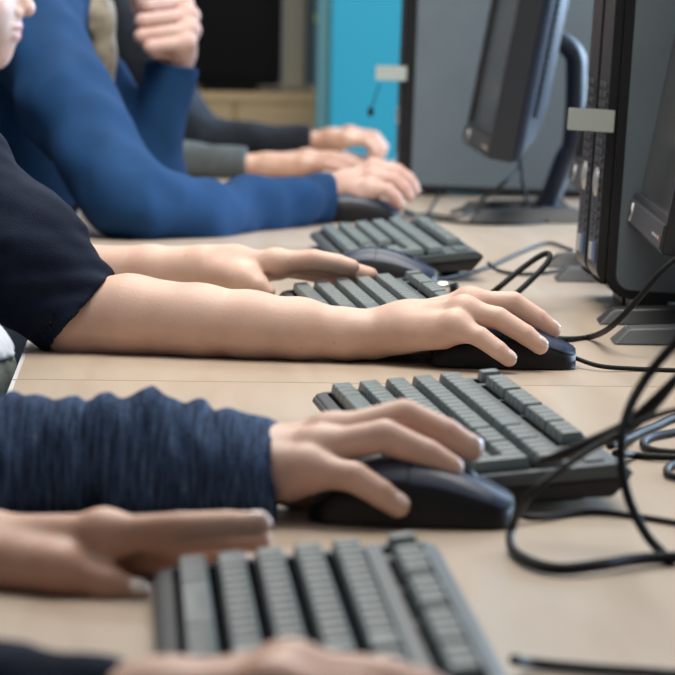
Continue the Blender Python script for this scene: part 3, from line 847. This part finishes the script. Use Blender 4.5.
cable('black strap looping down onto the bare desk in front of the second keyboard', [J(700, 404, 1.95), J(650, 418, 1.95), J(600, 444, 1.94), J(560, 470, 1.93), J(530, 495, 1.925), G(512, 527, .012), G(512, 548, .004), G(530, 562, .004), G(560, 569, .004), G(600, 565, .005), G(640, 559, .005), G(700, 556, .004)], [.0016 + .0012 * min(1, i / 90) for i in range(133)], 'strap', 1.2, 'strap', 'strap', group=None)
cable('black cable running right from behind the keyboard corner, uppermost of the tangle', [G(610, 446, .012), G(628, 438, .004), G(650, 428, .003), G(700, 412, .003)], .0026)
cable('black cable doubling back in a flat loop at the right edge', [G(710, 426, .003), G(675, 432, .003), G(650, 437, .003), G(643, 443, .003), G(652, 450, .003), G(680, 453, .003), G(715, 452, .003)], .0026)
cable('black cable lying straight right of the keyboard corner', [G(615, 453, .012), G(632, 455, .003), G(660, 457, .003), G(710, 458, .003)], .0024)
cable('small black cable loop lowest at the right edge', [G(705, 462, .003), G(680, 463, .003), G(668, 467, .003), G(668, 474, .003), G(682, 478, .003), G(710, 479, .003)], .0024)
cable('thin grey cord hanging from the blurred monitor to the desk', [J(522, 150, 4.62), J(518, 170, 4.60), J(500, 186, 4.55), G(475, 204, .003), G(452, 212, .003)], .0022, 'cable_grey', tail=False)
cable('blue-grey cord hanging straight behind the blurred monitor', [J(520, 152, 4.65), J(522, 172, 4.65), J(524, 190, 4.65), G(532, 208, .003), G(545, 212, .003)], .0024, 'cable_grey', tail=False)
cable('dark cord curving across the desk under the blurred monitor', [G(404, 210, .003), G(420, 216, .003), G(450, 221, .003), G(490, 224, .003), G(540, 222, .003), G(575, 214, .003)], .0022)
cable('thin cord crossing the bare desk beside the blue-sleeved hand', [G(441, 192, .004), G(434, 203, .003), G(428, 214, .003), G(424, 220, .003)], .0018, 'cable_grey')
u = G(442, 293)
r = thing('usb_plug', 'small silver plug lying behind the bare-armed hand', 'plug', (u[0], u[1], 0), -.4)
V, Fc = tube_data([(-.012, 0, .006), (.010, 0, .006)], .0055, 14); mesh_obj('sleeve', V, Fc, M['usb'], r, smooth=True)
V, Fc = tube_data([(.010, 0, .006), (.016, 0, .006)], .0050, 14); mesh_obj('collar', V, Fc, M['cable'], r, smooth=True)

# ------------------------------------------------------------------ behind the row
def furniture(name, label, cat, b):
    r = thing(name, label, cat, ((b[0] + b[1]) / 2, (b[2] + b[3]) / 2, -DESK)); return r, (r.location.x, r.location.y)
def lbox(name, r, b, m, bevel=.003):
    ox, oy, oz = r.location
    return box(name, (b[0] - ox, b[1] - ox, b[2] - oy, b[3] - oy, b[4] - oz, b[5] - oz), M[m], r, bevel)
x0 = J(324, 100, 6.9)[0]
r = thing('cupboard', 'turquoise cupboard standing behind the far hands', 'cupboard', (x0 + .35, 7.1, -DESK))
lbox('side_edge', r, (x0 - .016, x0 + .010, 6.895, 7.3, -DESK, 1.1), 'turq_edge')
lbox('door', r, (x0 + .0105, x0 + .35, 6.89, 6.912, -DESK + .05, 1.09), 'turquoise')
lbox('door', r, (x0 + .353, x0 + .70, 6.89, 6.912, -DESK + .05, 1.09), 'turquoise')
lbox('carcass', r, (x0 + .011, x0 + .70, 6.913, 7.3, -DESK, 1.1), 'turquoise')
lbox('handle', r, (x0 + .32, x0 + .335, 6.865, 6.889, .30, .44), 'steel')
xl, xr, zt_ = J(150, 92, 7.3)[0], J(321, 92, 7.3)[0], J(260, 93, 7.3)[2]
r = thing('sideboard', 'low oak-fronted sideboard under the black screen', 'sideboard', ((xl + xr) / 2, 7.55, -DESK))
lbox('top', r, (xl - .01, xr + .002, 7.2985, 7.82, zt_ - .022, zt_), 'oak')
lbox('body', r, (xl, xr, 7.32, 7.8, -DESK, zt_ - .0225), 'oak')
xm = (xl + xr) / 2
lbox('door', r, (xl + .004, xm - .002, 7.2985, 7.319, -DESK + .06, zt_ - .0226), 'oak')
lbox('door', r, (xm + .002, xr - .004, 7.2985, 7.319, -DESK + .06, zt_ - .0226), 'oak')
a, b = J(178, 40, 7.4)[0], J(281, 40, 7.4)[0]
r = thing('television', 'black screen standing on the oak sideboard', 'television', ((a + b) / 2, 7.43, zt_))
oz = zt_
box('screen', (a - r.location.x + .012, b - r.location.x - .012, -.032, -.026, .03, .50), M['tv'], r, .001)
box('housing', (a - r.location.x, b - r.location.x, -.0255, .04, .012, .515), M['tv'], r, .006)
box('foot', (-.06, .06, -.06, .09, .0, .0115), M['tv'], r, .003)
a, b = J(283, 40, 7.4)[0], J(305, 40, 7.4)[0]
r = thing('upright_box', 'pale upright box standing on the sideboard beside the black screen', 'box', ((a + b) / 2, 7.45, zt_))
box('cabinet', (-(b - a) / 2 + .001, (b - a) / 2, -.05, .15, 0, .52), M['cream'], r, .004)
box('front_panel', (-(b - a) / 2 + .007, (b - a) / 2 - .006, -.0535, -.0502, .012, .508), M['cream'], r, .001)
a, b = J(304, 40, 7.95)[0], J(336, 40, 7.95)[0]
r = thing('locker', 'tall grey locker strip left of the turquoise cupboard, yellow dot on it', 'locker', ((a + b) / 2 + .1, 8.15, -DESK))
lbox('body', r, (a, a + .30, 7.97, 8.4, -DESK, 1.2), 'locker')
lbox('door', r, (a + .006, a + .294, 7.95, 7.969, -DESK + .05, 1.19), 'locker')
q = J(319, 18, 7.948); bm = bmesh.new(); bmesh.ops.create_cone(bm, cap_ends=True, segments=24, radius1=.011, radius2=.011, depth=.002)
bmesh.ops.rotate(bm, verts=bm.verts, matrix=Matrix.Rotation(PI / 2, 3, 'X')); bmesh.ops.translate(bm, verts=bm.verts, vec=Vector(q) - r.location)
bm_obj('yellow_dot', bm, M['yellow'], r)

# ------------------------------------------------------------------ the people
def rest_hand(wrist, elbow, fwd, lat, scale=.95):
    w = np.asarray(wrist, float); f = np.asarray(fwd, float); f /= np.linalg.norm(f)
    l = np.asarray(lat, float); l = l - f * (l @ f); l /= np.linalg.norm(l); dn = -np.cross(f, l)
    if dn[2] > 0: dn = -dn
    h = {'wrist': w, 'scale': scale, 'cell': .0035}
    for i, (k, m, ls) in enumerate((('index', .086, (.040, .024, .019)), ('middle', .088, (.044, .027, .020)), ('ring', .083, (.041, .026, .020)), ('little', .074, (.032, .019, .018)))):
        p = w + (f * m + l * (.027 - .0185 * i)) * scale; pts = [p]; a = .25
        for L in ls:
            p = p + (f * math.cos(a) + dn * math.sin(a)) * L * scale; pts.append(p); a += .35
        h[k] = pts
    h['thumb'] = [w + f * .02 + l * .025 + dn * .008, w + f * .052 + l * .042 + dn * .012, w + f * .080 + l * .050 + dn * .014, w + f * .10 + l * .050 + dn * .016]
    e = np.asarray(elbow, float)
    h['arm'] = [w + (e - w) * .35, w + (e - w) * .8]; h['arm_r'] = [.026, .032]
    return h
def V3(*a): return np.array(a, float)
def sleeve(pts, r, dirn, **k):
    d = dict(pts=[np.asarray(p, float) for p in pts], r=r, dir=dirn); d.update(k); return d

# --- first person: only the two hands on the nearest keyboard are in the picture
lh = dict(wrist=J(-78, 548, 1.835), wrist_r=.021, cell=.0015, scale=.92,
          index=[J(104, 535, 1.80), J(180, 529, 1.79), J(226, 526, 1.79), J(259, 525, 1.79)],
          middle=[J(104, 533, 1.82), J(188, 535, 1.812), J(232, 537, 1.81), J(258, 540, 1.81)],
          ring=[J(96, 540, 1.84), J(172, 550, 1.835), J(212, 556, 1.832), J(236, 558, 1.83)],
          little=[J(82, 548, 1.85), J(138, 562, 1.84), J(168, 569, 1.835), J(190, 571, 1.83)],
          thumb=[J(-8, 562, 1.805), J(58, 570, 1.79), J(104, 584, 1.785), J(138, 592, 1.785)],
          arm=[J(-160, 560, 1.86), J(-330, 575, 1.90)], arm_r=[.024, .032])
rh = dict(wrist=J(92, 726, 1.36), wrist_r=.020, cell=.0016,
          little=[J(272, 692, 1.335), J(355, 695, 1.33), J(390, 702, 1.33), J(420, 712, 1.33)],
          ring=[J(284, 682, 1.35), J(376, 686, 1.345), J(412, 694, 1.345), J(440, 704, 1.345)],
          middle=[J(290, 674, 1.37), J(386, 682, 1.37), J(424, 692, 1.37), J(452, 703, 1.37)],
          index=[J(288, 673, 1.39), J(380, 680, 1.39), J(414, 690, 1.39), J(444, 702, 1.39)],
          thumb=[J(170, 715, 1.40), J(230, 712, 1.41), J(290, 710, 1.41), J(340, 708, 1.405)],
          arm=[J(40, 732, 1.36), J(-120, 745, 1.37), J(-330, 760, 1.39)], arm_r=[.0205, .024, .028])
P1 = dict(hip=V3(-.62, 1.62, -.20), chest=V3(-.56, 1.62, .10), neck=V3(-.52, 1.62, .30), sh_r=V3(-.53, 1.46, .25), sh_l=V3(-.53, 1.79, .25), el_r=V3(-.37, 1.40, .034), el_l=V3(-.40, 1.91, .036))
person('person in dark knit with both hands at the nearest keyboard', P1, [lh, rh],
       dict(name='sweater', mat=M['darkknit'], fine=('r',), fold=(4, 60, .002),
            sleeve_r=sleeve([P1['sh_r'], P1['el_r'], J(122, 742, 1.36)], [.056, .044, .0320], (1, .0, .0), fold=[(7, 170, .0022)]),
            sleeve_l=sleeve([P1['sh_l'], P1['el_l'], J(-190, 560, 1.865)], [.056, .044, .030], (1, -.1, 0), fold=[(8, 120, .002)])),
       M['skin_warm'], hair=(M['brown'], 'short'), head=(V3(-.47, 1.62, .44), V3(1, 0, -.35), V3(.3, 0, 1), 1.0),
       nails=[(lh, 'thumb', (.25, -.72, .65), M['nail_pale']), (lh, 'index', (0, -.2, 1), M['nail'])])

# --- second person: striped sleeve, right hand on the mouse
h2 = dict(wrist=J(198, 468, 2.068), wrist_r=.0200, cell=.0015, scale=1.05,
          little=[J(308, 469, 2.035), J(354, 477, 2.022), J(380, 493, 2.018), J(398, 506, 2.018)],
          ring=[J(318, 450, 2.048), J(384, 436, 2.042), J(428, 455, 2.040), J(451, 468, 2.040)],
          middle=[J(330, 436, 2.066), J(404, 416, 2.064), J(446, 434, 2.062), J(470, 449, 2.062)],
          index=[J(336, 437, 2.086), J(396, 420, 2.090), J(434, 436, 2.088), J(458, 450, 2.086)],
          thumb=[J(285, 480, 2.085), J(325, 492, 2.10), J(360, 500, 2.10), J(388, 503, 2.095)],
          arm=[J(150, 466, 2.072), J(60, 464, 2.082), J(-60, 466, 2.09)], arm_r=[.0205, .0235, .027])
P2 = dict(hip=V3(-.62, 2.32, -.20), chest=V3(-.55, 2.31, .10), neck=V3(-.50, 2.31, .29), sh_r=V3(-.51, 2.15, .25), sh_l=V3(-.53, 2.48, .24), el_r=J(-190, 468, 2.10), el_l=V3(-.50, 2.55, -.03))
person('person in striped blue sleeve with one hand over the mouse', P2,
       [h2, rest_hand((-.30, 2.44, -.085), P2['el_l'], (1, -.25, -.1), (-.2, -1, 0))],
       dict(name='sweater', mat=M['stripe'], fine=('r',), fold=(14, 60, .002),
            sleeve_r=sleeve([P2['sh_r'], P2['el_r'], J(30, 462, 2.085), J(150, 464, 2.075), J(215, 470, 2.068), J(276, 471, 2.062)], [.056, .046, .0325, .0310, .0265, .0240], (1, 0, .02),
                            fade=.055, fold=[(25, 85, .0034, (1.2, .7, .7)), (21, 170, .0024, (1.3, .6, .6)), (22, 320, .0010, (1.5, .5, .5))], ring=(J(276, 468, 2.062), (1, 0, 0), 330, .0010), wide=((0, .018, .002), (0, -.024, -.002))),
            sleeve_l=sleeve([P2['sh_l'], P2['el_l'], V3(-.33, 2.452, -.08)], [.056, .045, .032], (1, -.25, -.1))),
       M['skin'], hair=(M['brown'], 'short'), head=(V3(-.45, 2.31, .43), V3(1, 0, -.3), V3(.3, 0, 1), 1.0),
       nails=[(h2, 'little', (.3, -.45, .8), M['nail']), (h2, 'middle', (.4, -.2, 1), M['nail'])])

# --- third person: navy top, bare forearms, the hand in focus
h3r = dict(wrist=J(374, 334, 2.885), wrist_r=.0198, cell=.0014, scale=.97,
           little=[J(456, 326, 2.838), J(480, 337, 2.826), J(498, 350, 2.821), J(509, 359, 2.820)],
           ring=[J(464, 311, 2.852), J(498, 318, 2.844), J(526, 335, 2.839), J(540, 346, 2.837)],
           middle=[J(470, 303, 2.874), J(513, 303, 2.872), J(538, 319, 2.870), J(552, 330, 2.870)],
           index=[J(468, 303, 2.894), J(508, 306, 2.896), J(530, 321, 2.894), J(544, 332, 2.892)],
           thumb=[J(400, 338, 2.905), J(440, 344, 2.918), J(472, 349, 2.918), J(498, 352, 2.912)],
           arm=[J(345, 334, 2.886), J(300, 329, 2.892), J(250, 325, 2.90), J(200, 321, 2.91), J(130, 315, 2.925), J(74, 318, 2.94), J(25, 262, 2.96)],
           arm_r=[.0200, .0242, .0268, .0292, .0322, .0325, .034])
h3l = dict(wrist=J(205, 267, 3.345), wrist_r=.0200, cell=.0016, scale=.97,
           index=[J(276, 262, 3.315), J(314, 259, 3.305), J(338, 263, 3.305), J(352, 267, 3.305)],
           middle=[J(280, 263, 3.335), J(322, 264, 3.330), J(350, 270, 3.328), J(370, 275, 3.328)],
           ring=[J(276, 265, 3.353), J(316, 268, 3.350), J(342, 274, 3.348), J(360, 279, 3.346)],
           little=[J(268, 267, 3.370), J(300, 271, 3.368), J(320, 276, 3.366), J(336, 280, 3.364)],
           thumb=[J(218, 273, 3.325), J(244, 279, 3.305), J(258, 286, 3.298), J(268, 292, 3.295)],
           arm=[J(150, 269, 3.36), J(80, 271, 3.38), J(10, 273, 3.40)], arm_r=[.0215, .0245, .028])
P3 = dict(hip=V3(-.44, 3.17, -.20), chest=V3(-.47, 3.17, .08), neck=V3(-.46, 3.16, .26), sh_r=V3(-.40, 3.03, .215), sh_l=V3(-.43, 3.34, .22), el_r=J(52, 312, 2.95), el_l=J(10, 268, 3.40))
r3, o3 = person('person in navy top with bare forearms resting on the desk', P3, [h3r, h3l],
       dict(name='navy_top', mat=M['navy'], fine=('r',), fold=(34, 50, .002), rc=.105, rh=.10,
            sleeve_r=sleeve([P3['sh_r'], J(18, 248, 2.955), J(80, 315, 2.94)], [.058, .0445, .0455], (.80, -.05, -.60),
                            fold=[(31, 95, .0022, (.7, .7, 1.6)), (32, 240, .0010, (.6, .6, 1.8))]),
            sleeve_l=sleeve([P3['sh_l'], J(0, 250, 3.40), J(42, 272, 3.39)], [.058, .046, .042], (.9, -.1, -.3), fold=[(33, 95, .002)])),
       M['skin'], lower='trousers', hair=(M['brown'], 'short'), head=(V3(-.435, 3.16, .41), V3(1, 0, -.25), V3(.25, 0, 1), .98),
       nails=[(h3r, 'little', (.45, -.35, .8), M['nail']), (h3r, 'ring', (.45, -.3, .85), M['nail']), (h3r, 'middle', (.45, -.2, .9), M['nail'])])
def hem(P, z0, z1, g):
    d = ellip(P, (-.405, 3.16, -.055), (.123 + g, .16, .085))
    return np.maximum(d + ripple(P, 41, 110, .003, (1, 1, .2)), np.maximum(P[2] - np.float32(z1), np.float32(z0) - P[2]))
field_obj('undershirt', [(lambda P: hem(P, -.032, .03, .004), (-.58, 2.96, -.12), (-.24, 3.36, .05), .005)], M['shirt'], r3, o3)
field_obj('waistband', [(lambda P: hem(P, -.15, -.030, 0), (-.58, 2.96, -.17), (-.24, 3.36, .05), .005)], M['trousers'], r3, o3)

# --- fourth person: only the lower face enters the picture
tip = J(35, 8, 4.0); s4 = .96; pf = V3(1, 0, .03); pf /= np.linalg.norm(pf); pu = V3(-.03, 0, 1); pu /= np.linalg.norm(pu)
c4 = tip - (pf * .1135 - pu * .024) * s4
P4 = dict(hip=V3(-.66, 4.02, -.22), chest=V3(-.60, 4.02, .0), neck=c4 + V3(-.075, 0, -.155), sh_r=V3(-.57, 3.89, .12), sh_l=V3(-.57, 4.15, .12), el_r=V3(-.72, 3.82, -.09), el_l=V3(-.72, 4.22, -.09))
person('person whose lower face alone shows at the top left corner', P4,
       [rest_hand((-.56, 3.92, -.13), P4['el_r'], (1, .2, -.1), (.2, 1, 0), .85), rest_hand((-.56, 4.12, -.13), P4['el_l'], (1, -.2, -.1), (-.2, -1, 0), .85)],
       dict(name='sweater', mat=M['darkknit'], rc=.095, rh=.105, sleeve_r=sleeve([P4['sh_r'], P4['el_r'], V3(-.58, 3.915, -.125)], [.050, .042, .030], (1, .2, -.1)),
            sleeve_l=sleeve([P4['sh_l'], P4['el_l'], V3(-.58, 4.125, -.125)], [.050, .042, .030], (1, -.2, -.1))),
       M['skin_pink'], head=(c4, pf, pu, s4), hair=(M['brown'], 'short'), paint_lips=True)

# --- fifth person: blue sweater, one arm on the desk, the other fist raised to the chin
h5r = dict(wrist=J(324, 195, 4.505), wrist_r=.021, cell=.0019,
           little=[J(370, 189, 4.485), J(388, 190, 4.475), J(396, 197, 4.473), J(400, 204, 4.473)],
           ring=[J(373, 178, 4.50), J(394, 180, 4.49), J(404, 188, 4.488), J(409, 196, 4.488)],
           middle=[J(374, 171, 4.52), J(398, 174, 4.51), J(409, 182, 4.508), J(415, 190, 4.508)],
           index=[J(374, 168, 4.54), J(397, 171, 4.535), J(408, 178, 4.533), J(414, 186, 4.532)],
           thumb=[J(350, 202, 4.54), J(370, 205, 4.56), J(386, 206, 4.56), J(398, 207, 4.555)],
           arm=[J(300, 201, 4.44), J(220, 213, 4.26), J(150, 210, 4.17)], arm_r=[.021, .025, .028])
h5l = dict(wrist=J(174, 72, 4.735), wrist_r=.021, cell=.0019, lat=(-.15, .9, .25), dorsal=(1, 0, 0), scale=1.02,
           index=[J(184, 4, 4.76), J(146, 6, 4.715), J(150, 13, 4.745), J(164, 16, 4.76)],
           middle=[J(190, 16, 4.745), J(142, 21, 4.695), J(146, 28, 4.725), J(162, 31, 4.745)],
           ring=[J(191, 30, 4.725), J(141, 36, 4.68), J(148, 42, 4.71), J(164, 44, 4.73)],
           little=[J(187, 43, 4.71), J(150, 47, 4.675), J(157, 53, 4.70), J(168, 54, 4.715)],
           thumb=[J(160, 55, 4.77), J(150, 30, 4.79), J(140, 8, 4.785), J(132, -8, 4.775)],
           arm=[J(170, 95, 4.735), J(155, 160, 4.74)], arm_r=[.020, .024])
P5 = dict(hip=V3(-.55, 4.62, -.20), chest=V3(-.435, 4.63, .10), neck=V3(-.37, 4.64, .275), sh_r=J(24, 12, 4.45), sh_l=J(52, 16, 4.82), el_r=J(131, 200, 4.16), el_l=J(146, 186, 4.745))
c5 = V3(-.325, 4.70, .392)
strand = [J(84, -95, 4.64), J(92, -30, 4.62), J(96, 20, 4.60), J(101, 55, 4.60), J(107, 98, 4.60)]
def strands(P):
    d = chain(P, strand, [.03, .022, .020, .017, .008], .02)
    return np.maximum(d + ripple(P, 6, 330, .002, (1, 1, .12)), -1)
slo, shi = bounds(strand, .04)
person('person in blue sweater with raised fist and forearm along the desk', P5, [h5r, h5l],
       dict(name='blue_sweater', mat=M['blue'], fine=('r', 'l'), fold=(51, 40, .002), rc=.105, rh=.11,
            sleeve_r=sleeve([P5['sh_r'], J(70, 110, 4.30), J(128, 199, 4.15), J(200, 216, 4.22), J(290, 203, 4.40), J(331, 197, 4.49)], [.062, .053, .043, .0375, .0300, .0290], (1, .15, -.02),
                            fold=[(52, 42, .0040, (1, 1, 1)), (57, 85, .0028, (1, 1, 1)), (53, 130, .0010)]),
            sleeve_l=sleeve([P5['sh_l'], P5['el_l'], J(172, 66, 4.735)], [.056, .042, .0320], (.12, 0, 1), fold=[(54, 70, .003)])),
       M['skin_pink'], hair=(M['blond'], 'long'), head=(c5, V3(1, -.1, -.15), V3(.15, 0, 1), .98), extra=[(strands, slo, shi, .003)])

# --- sixth person: grey sleeve behind the blue one
h6 = dict(wrist=J(250, 167, 5.36), wrist_r=.0185, cell=.0022,
          little=[J(302, 166, 5.335), J(325, 165, 5.33), J(338, 168, 5.33), J(348, 171, 5.33)],
          ring=[J(306, 162, 5.35), J(332, 161, 5.345), J(347, 164, 5.345), J(358, 168, 5.345)],
          middle=[J(308, 159, 5.37), J(336, 158, 5.365), J(350, 161, 5.365), J(361, 165, 5.365)],
          index=[J(306, 157, 5.39), J(332, 157, 5.385), J(346, 160, 5.385), J(356, 163, 5.385)],
          thumb=[J(265, 168, 5.39), J(290, 172, 5.40), J(308, 174, 5.40), J(322, 175, 5.395)],
          arm=[J(215, 165, 5.36), J(160, 164, 5.37)], arm_r=[.0175, .0185])
P6 = dict(hip=V3(-.60, 5.52, -.20), chest=V3(-.52, 5.52, .10), neck=V3(-.49, 5.52, .30), sh_r=V3(-.47, 5.37, .24), sh_l=V3(-.48, 5.68, .24), el_r=J(150, 163, 5.38), el_l=V3(-.46, 5.74, -.04))
person('person in grey sleeve whose bare hand lies behind the blue cuff', P6,
       [h6, rest_hand((-.28, 5.62, -.10), P6['el_l'], (1, -.25, -.1), (-.2, -1, 0))],
       dict(name='grey_sweater', mat=M['greyknit'], fine=('r',), rc=.10, sleeve_r=sleeve([P6['sh_r'], P6['el_r'], J(246, 165, 5.36)], [.050, .034, .0270], (1, 0, -.03), fold=[(61, 70, .002)]),
            sleeve_l=sleeve([P6['sh_l'], P6['el_l'], V3(-.31, 5.63, -.095)], [.052, .044, .032], (1, -.25, -.1))),
       M['skin_warm'], hair=(M['brown'], 'short'), head=(V3(-.45, 5.52, .46), V3(1, 0, -.3), V3(.3, 0, 1), 1.0))

# --- seventh person: dark navy knit, farthest hand
h7 = dict(wrist=J(316, 142, 5.92), wrist_r=.0165, cell=.0023,
          little=[J(346, 140, 5.89), J(366, 142, 5.885), J(374, 150, 5.885), J(370, 157, 5.885)],
          ring=[J(349, 137, 5.905), J(372, 139, 5.90), J(380, 148, 5.90), J(376, 157, 5.90)],
          middle=[J(350, 134, 5.925), J(375, 137, 5.92), J(383, 147, 5.92), J(380, 157, 5.92)],
          index=[J(349, 133, 5.945), J(374, 136, 5.94), J(382, 146, 5.94), J(379, 155, 5.94)],
          thumb=[J(322, 149, 5.94), J(338, 156, 5.955), J(352, 159, 5.955), J(364, 160, 5.95)],
          arm=[J(285, 141, 5.93), J(210, 137, 5.98)], arm_r=[.015, .018])
P7 = dict(hip=V3(-.58, 6.12, -.20), chest=V3(-.44, 6.12, .10), neck=V3(-.385, 6.12, .30), sh_r=J(138, 40, 6.02), sh_l=V3(-.38, 6.30, .25), el_r=J(188, 136, 5.99), el_l=V3(-.40, 6.36, .0))
person('person in dark navy knit behind the raised fist, farthest hand in the row', P7,
       [h7, rest_hand((-.24, 6.24, -.10), P7['el_l'], (1, -.25, -.1), (-.2, -1, 0))],
       dict(name='navy_sweater', mat=M['navyknit'], fine=('r',), fold=(71, 50, .004), rc=.115, sleeve_r=sleeve([P7['sh_r'], P7['el_r'], J(309, 141, 5.925)], [.056, .039, .0255], (1, 0, -.05), fold=[(72, 70, .003)]),
            sleeve_l=sleeve([P7['sh_l'], P7['el_l'], V3(-.27, 6.25, -.095)], [.054, .045, .032], (1, -.25, -.1))),
       M['skin_warm'], hair=(M['brown'], 'short'), head=(V3(-.335, 6.12, .47), V3(1, 0, -.25), V3(.25, 0, 1), 1.0))

# ------------------------------------------------------------------ lift everything so that the floor is z = 0
for o in list(C.objects):
    if o.parent is None: o.location.z += DESK

# ------------------------------------------------------------------ light
w = bpy.data.worlds.new('World'); bpy.context.scene.world = w; w.use_nodes = True
bg = w.node_tree.nodes['Background']; bg.inputs['Color'].default_value = (.82, .88, 1.0, 1); bg.inputs['Strength'].default_value = 0.13
def area(name, loc, target, sx, sy, power, col):
    l = bpy.data.lights.new(name, 'AREA'); l.shape = 'RECTANGLE'; l.size = sx; l.size_y = sy; l.energy = power; l.color = col
    o = bpy.data.objects.new(name, l); C.objects.link(o); o.location = loc
    o.rotation_euler = (Vector(target) - Vector(loc)).to_track_quat('-Z', 'Y').to_euler(); return o
area('window_daylight', (2.9, 5.6, 1.6), (0, 3.0, .8), 3.8, 1.6, 360, (.56, .76, 1.0))
area('overhead_light', (.0, 1.4, 2.75), (.0, 1.6, 0), 1.4, 1.4, 7.5, (1.0, .96, .91))  # added front fill that brightens the nearest hands, no known lamp there
area('overhead_light', (.05, 3.3, 2.75), (.05, 3.3, 0), 1.8, 1.8, 88, (1.0, .96, .90))
area('overhead_light', (.2, 5.8, 2.75), (.1, 5.8, 0), 1.6, 1.6, 38, (1.0, .96, .90))

# ------------------------------------------------------------------ camera
cam = bpy.data.cameras.new('Camera'); co = bpy.data.objects.new('Camera', cam); C.objects.link(co)
cam.sensor_width = 36; cam.sensor_height = 36; cam.sensor_fit = 'HORIZONTAL'; cam.lens = F / 675 * 36
R0, U0 = Vector((1, 0, 0)), Vector((0, sp, cp)); back = Vector((0, -cp, sp))
Rr = cr * R0 + sr * U0; Ur = -sr * R0 + cr * U0
co.matrix_world = Matrix(((Rr.x, Ur.x, back.x, 0), (Rr.y, Ur.y, back.y, 0), (Rr.z, Ur.z, back.z, CAMH + DESK), (0, 0, 0, 1)))
cam.clip_start = .05
cam.dof.use_dof = True; cam.dof.focus_distance = 2.80; cam.dof.aperture_fstop = 15.5
sc = bpy.context.scene; sc.camera = co
sc.view_settings.view_transform = 'Standard'; sc.view_settings.look = 'None'; sc.view_settings.gamma = 1; sc.view_settings.exposure = 0.0
sc.view_settings.use_curve_mapping = False
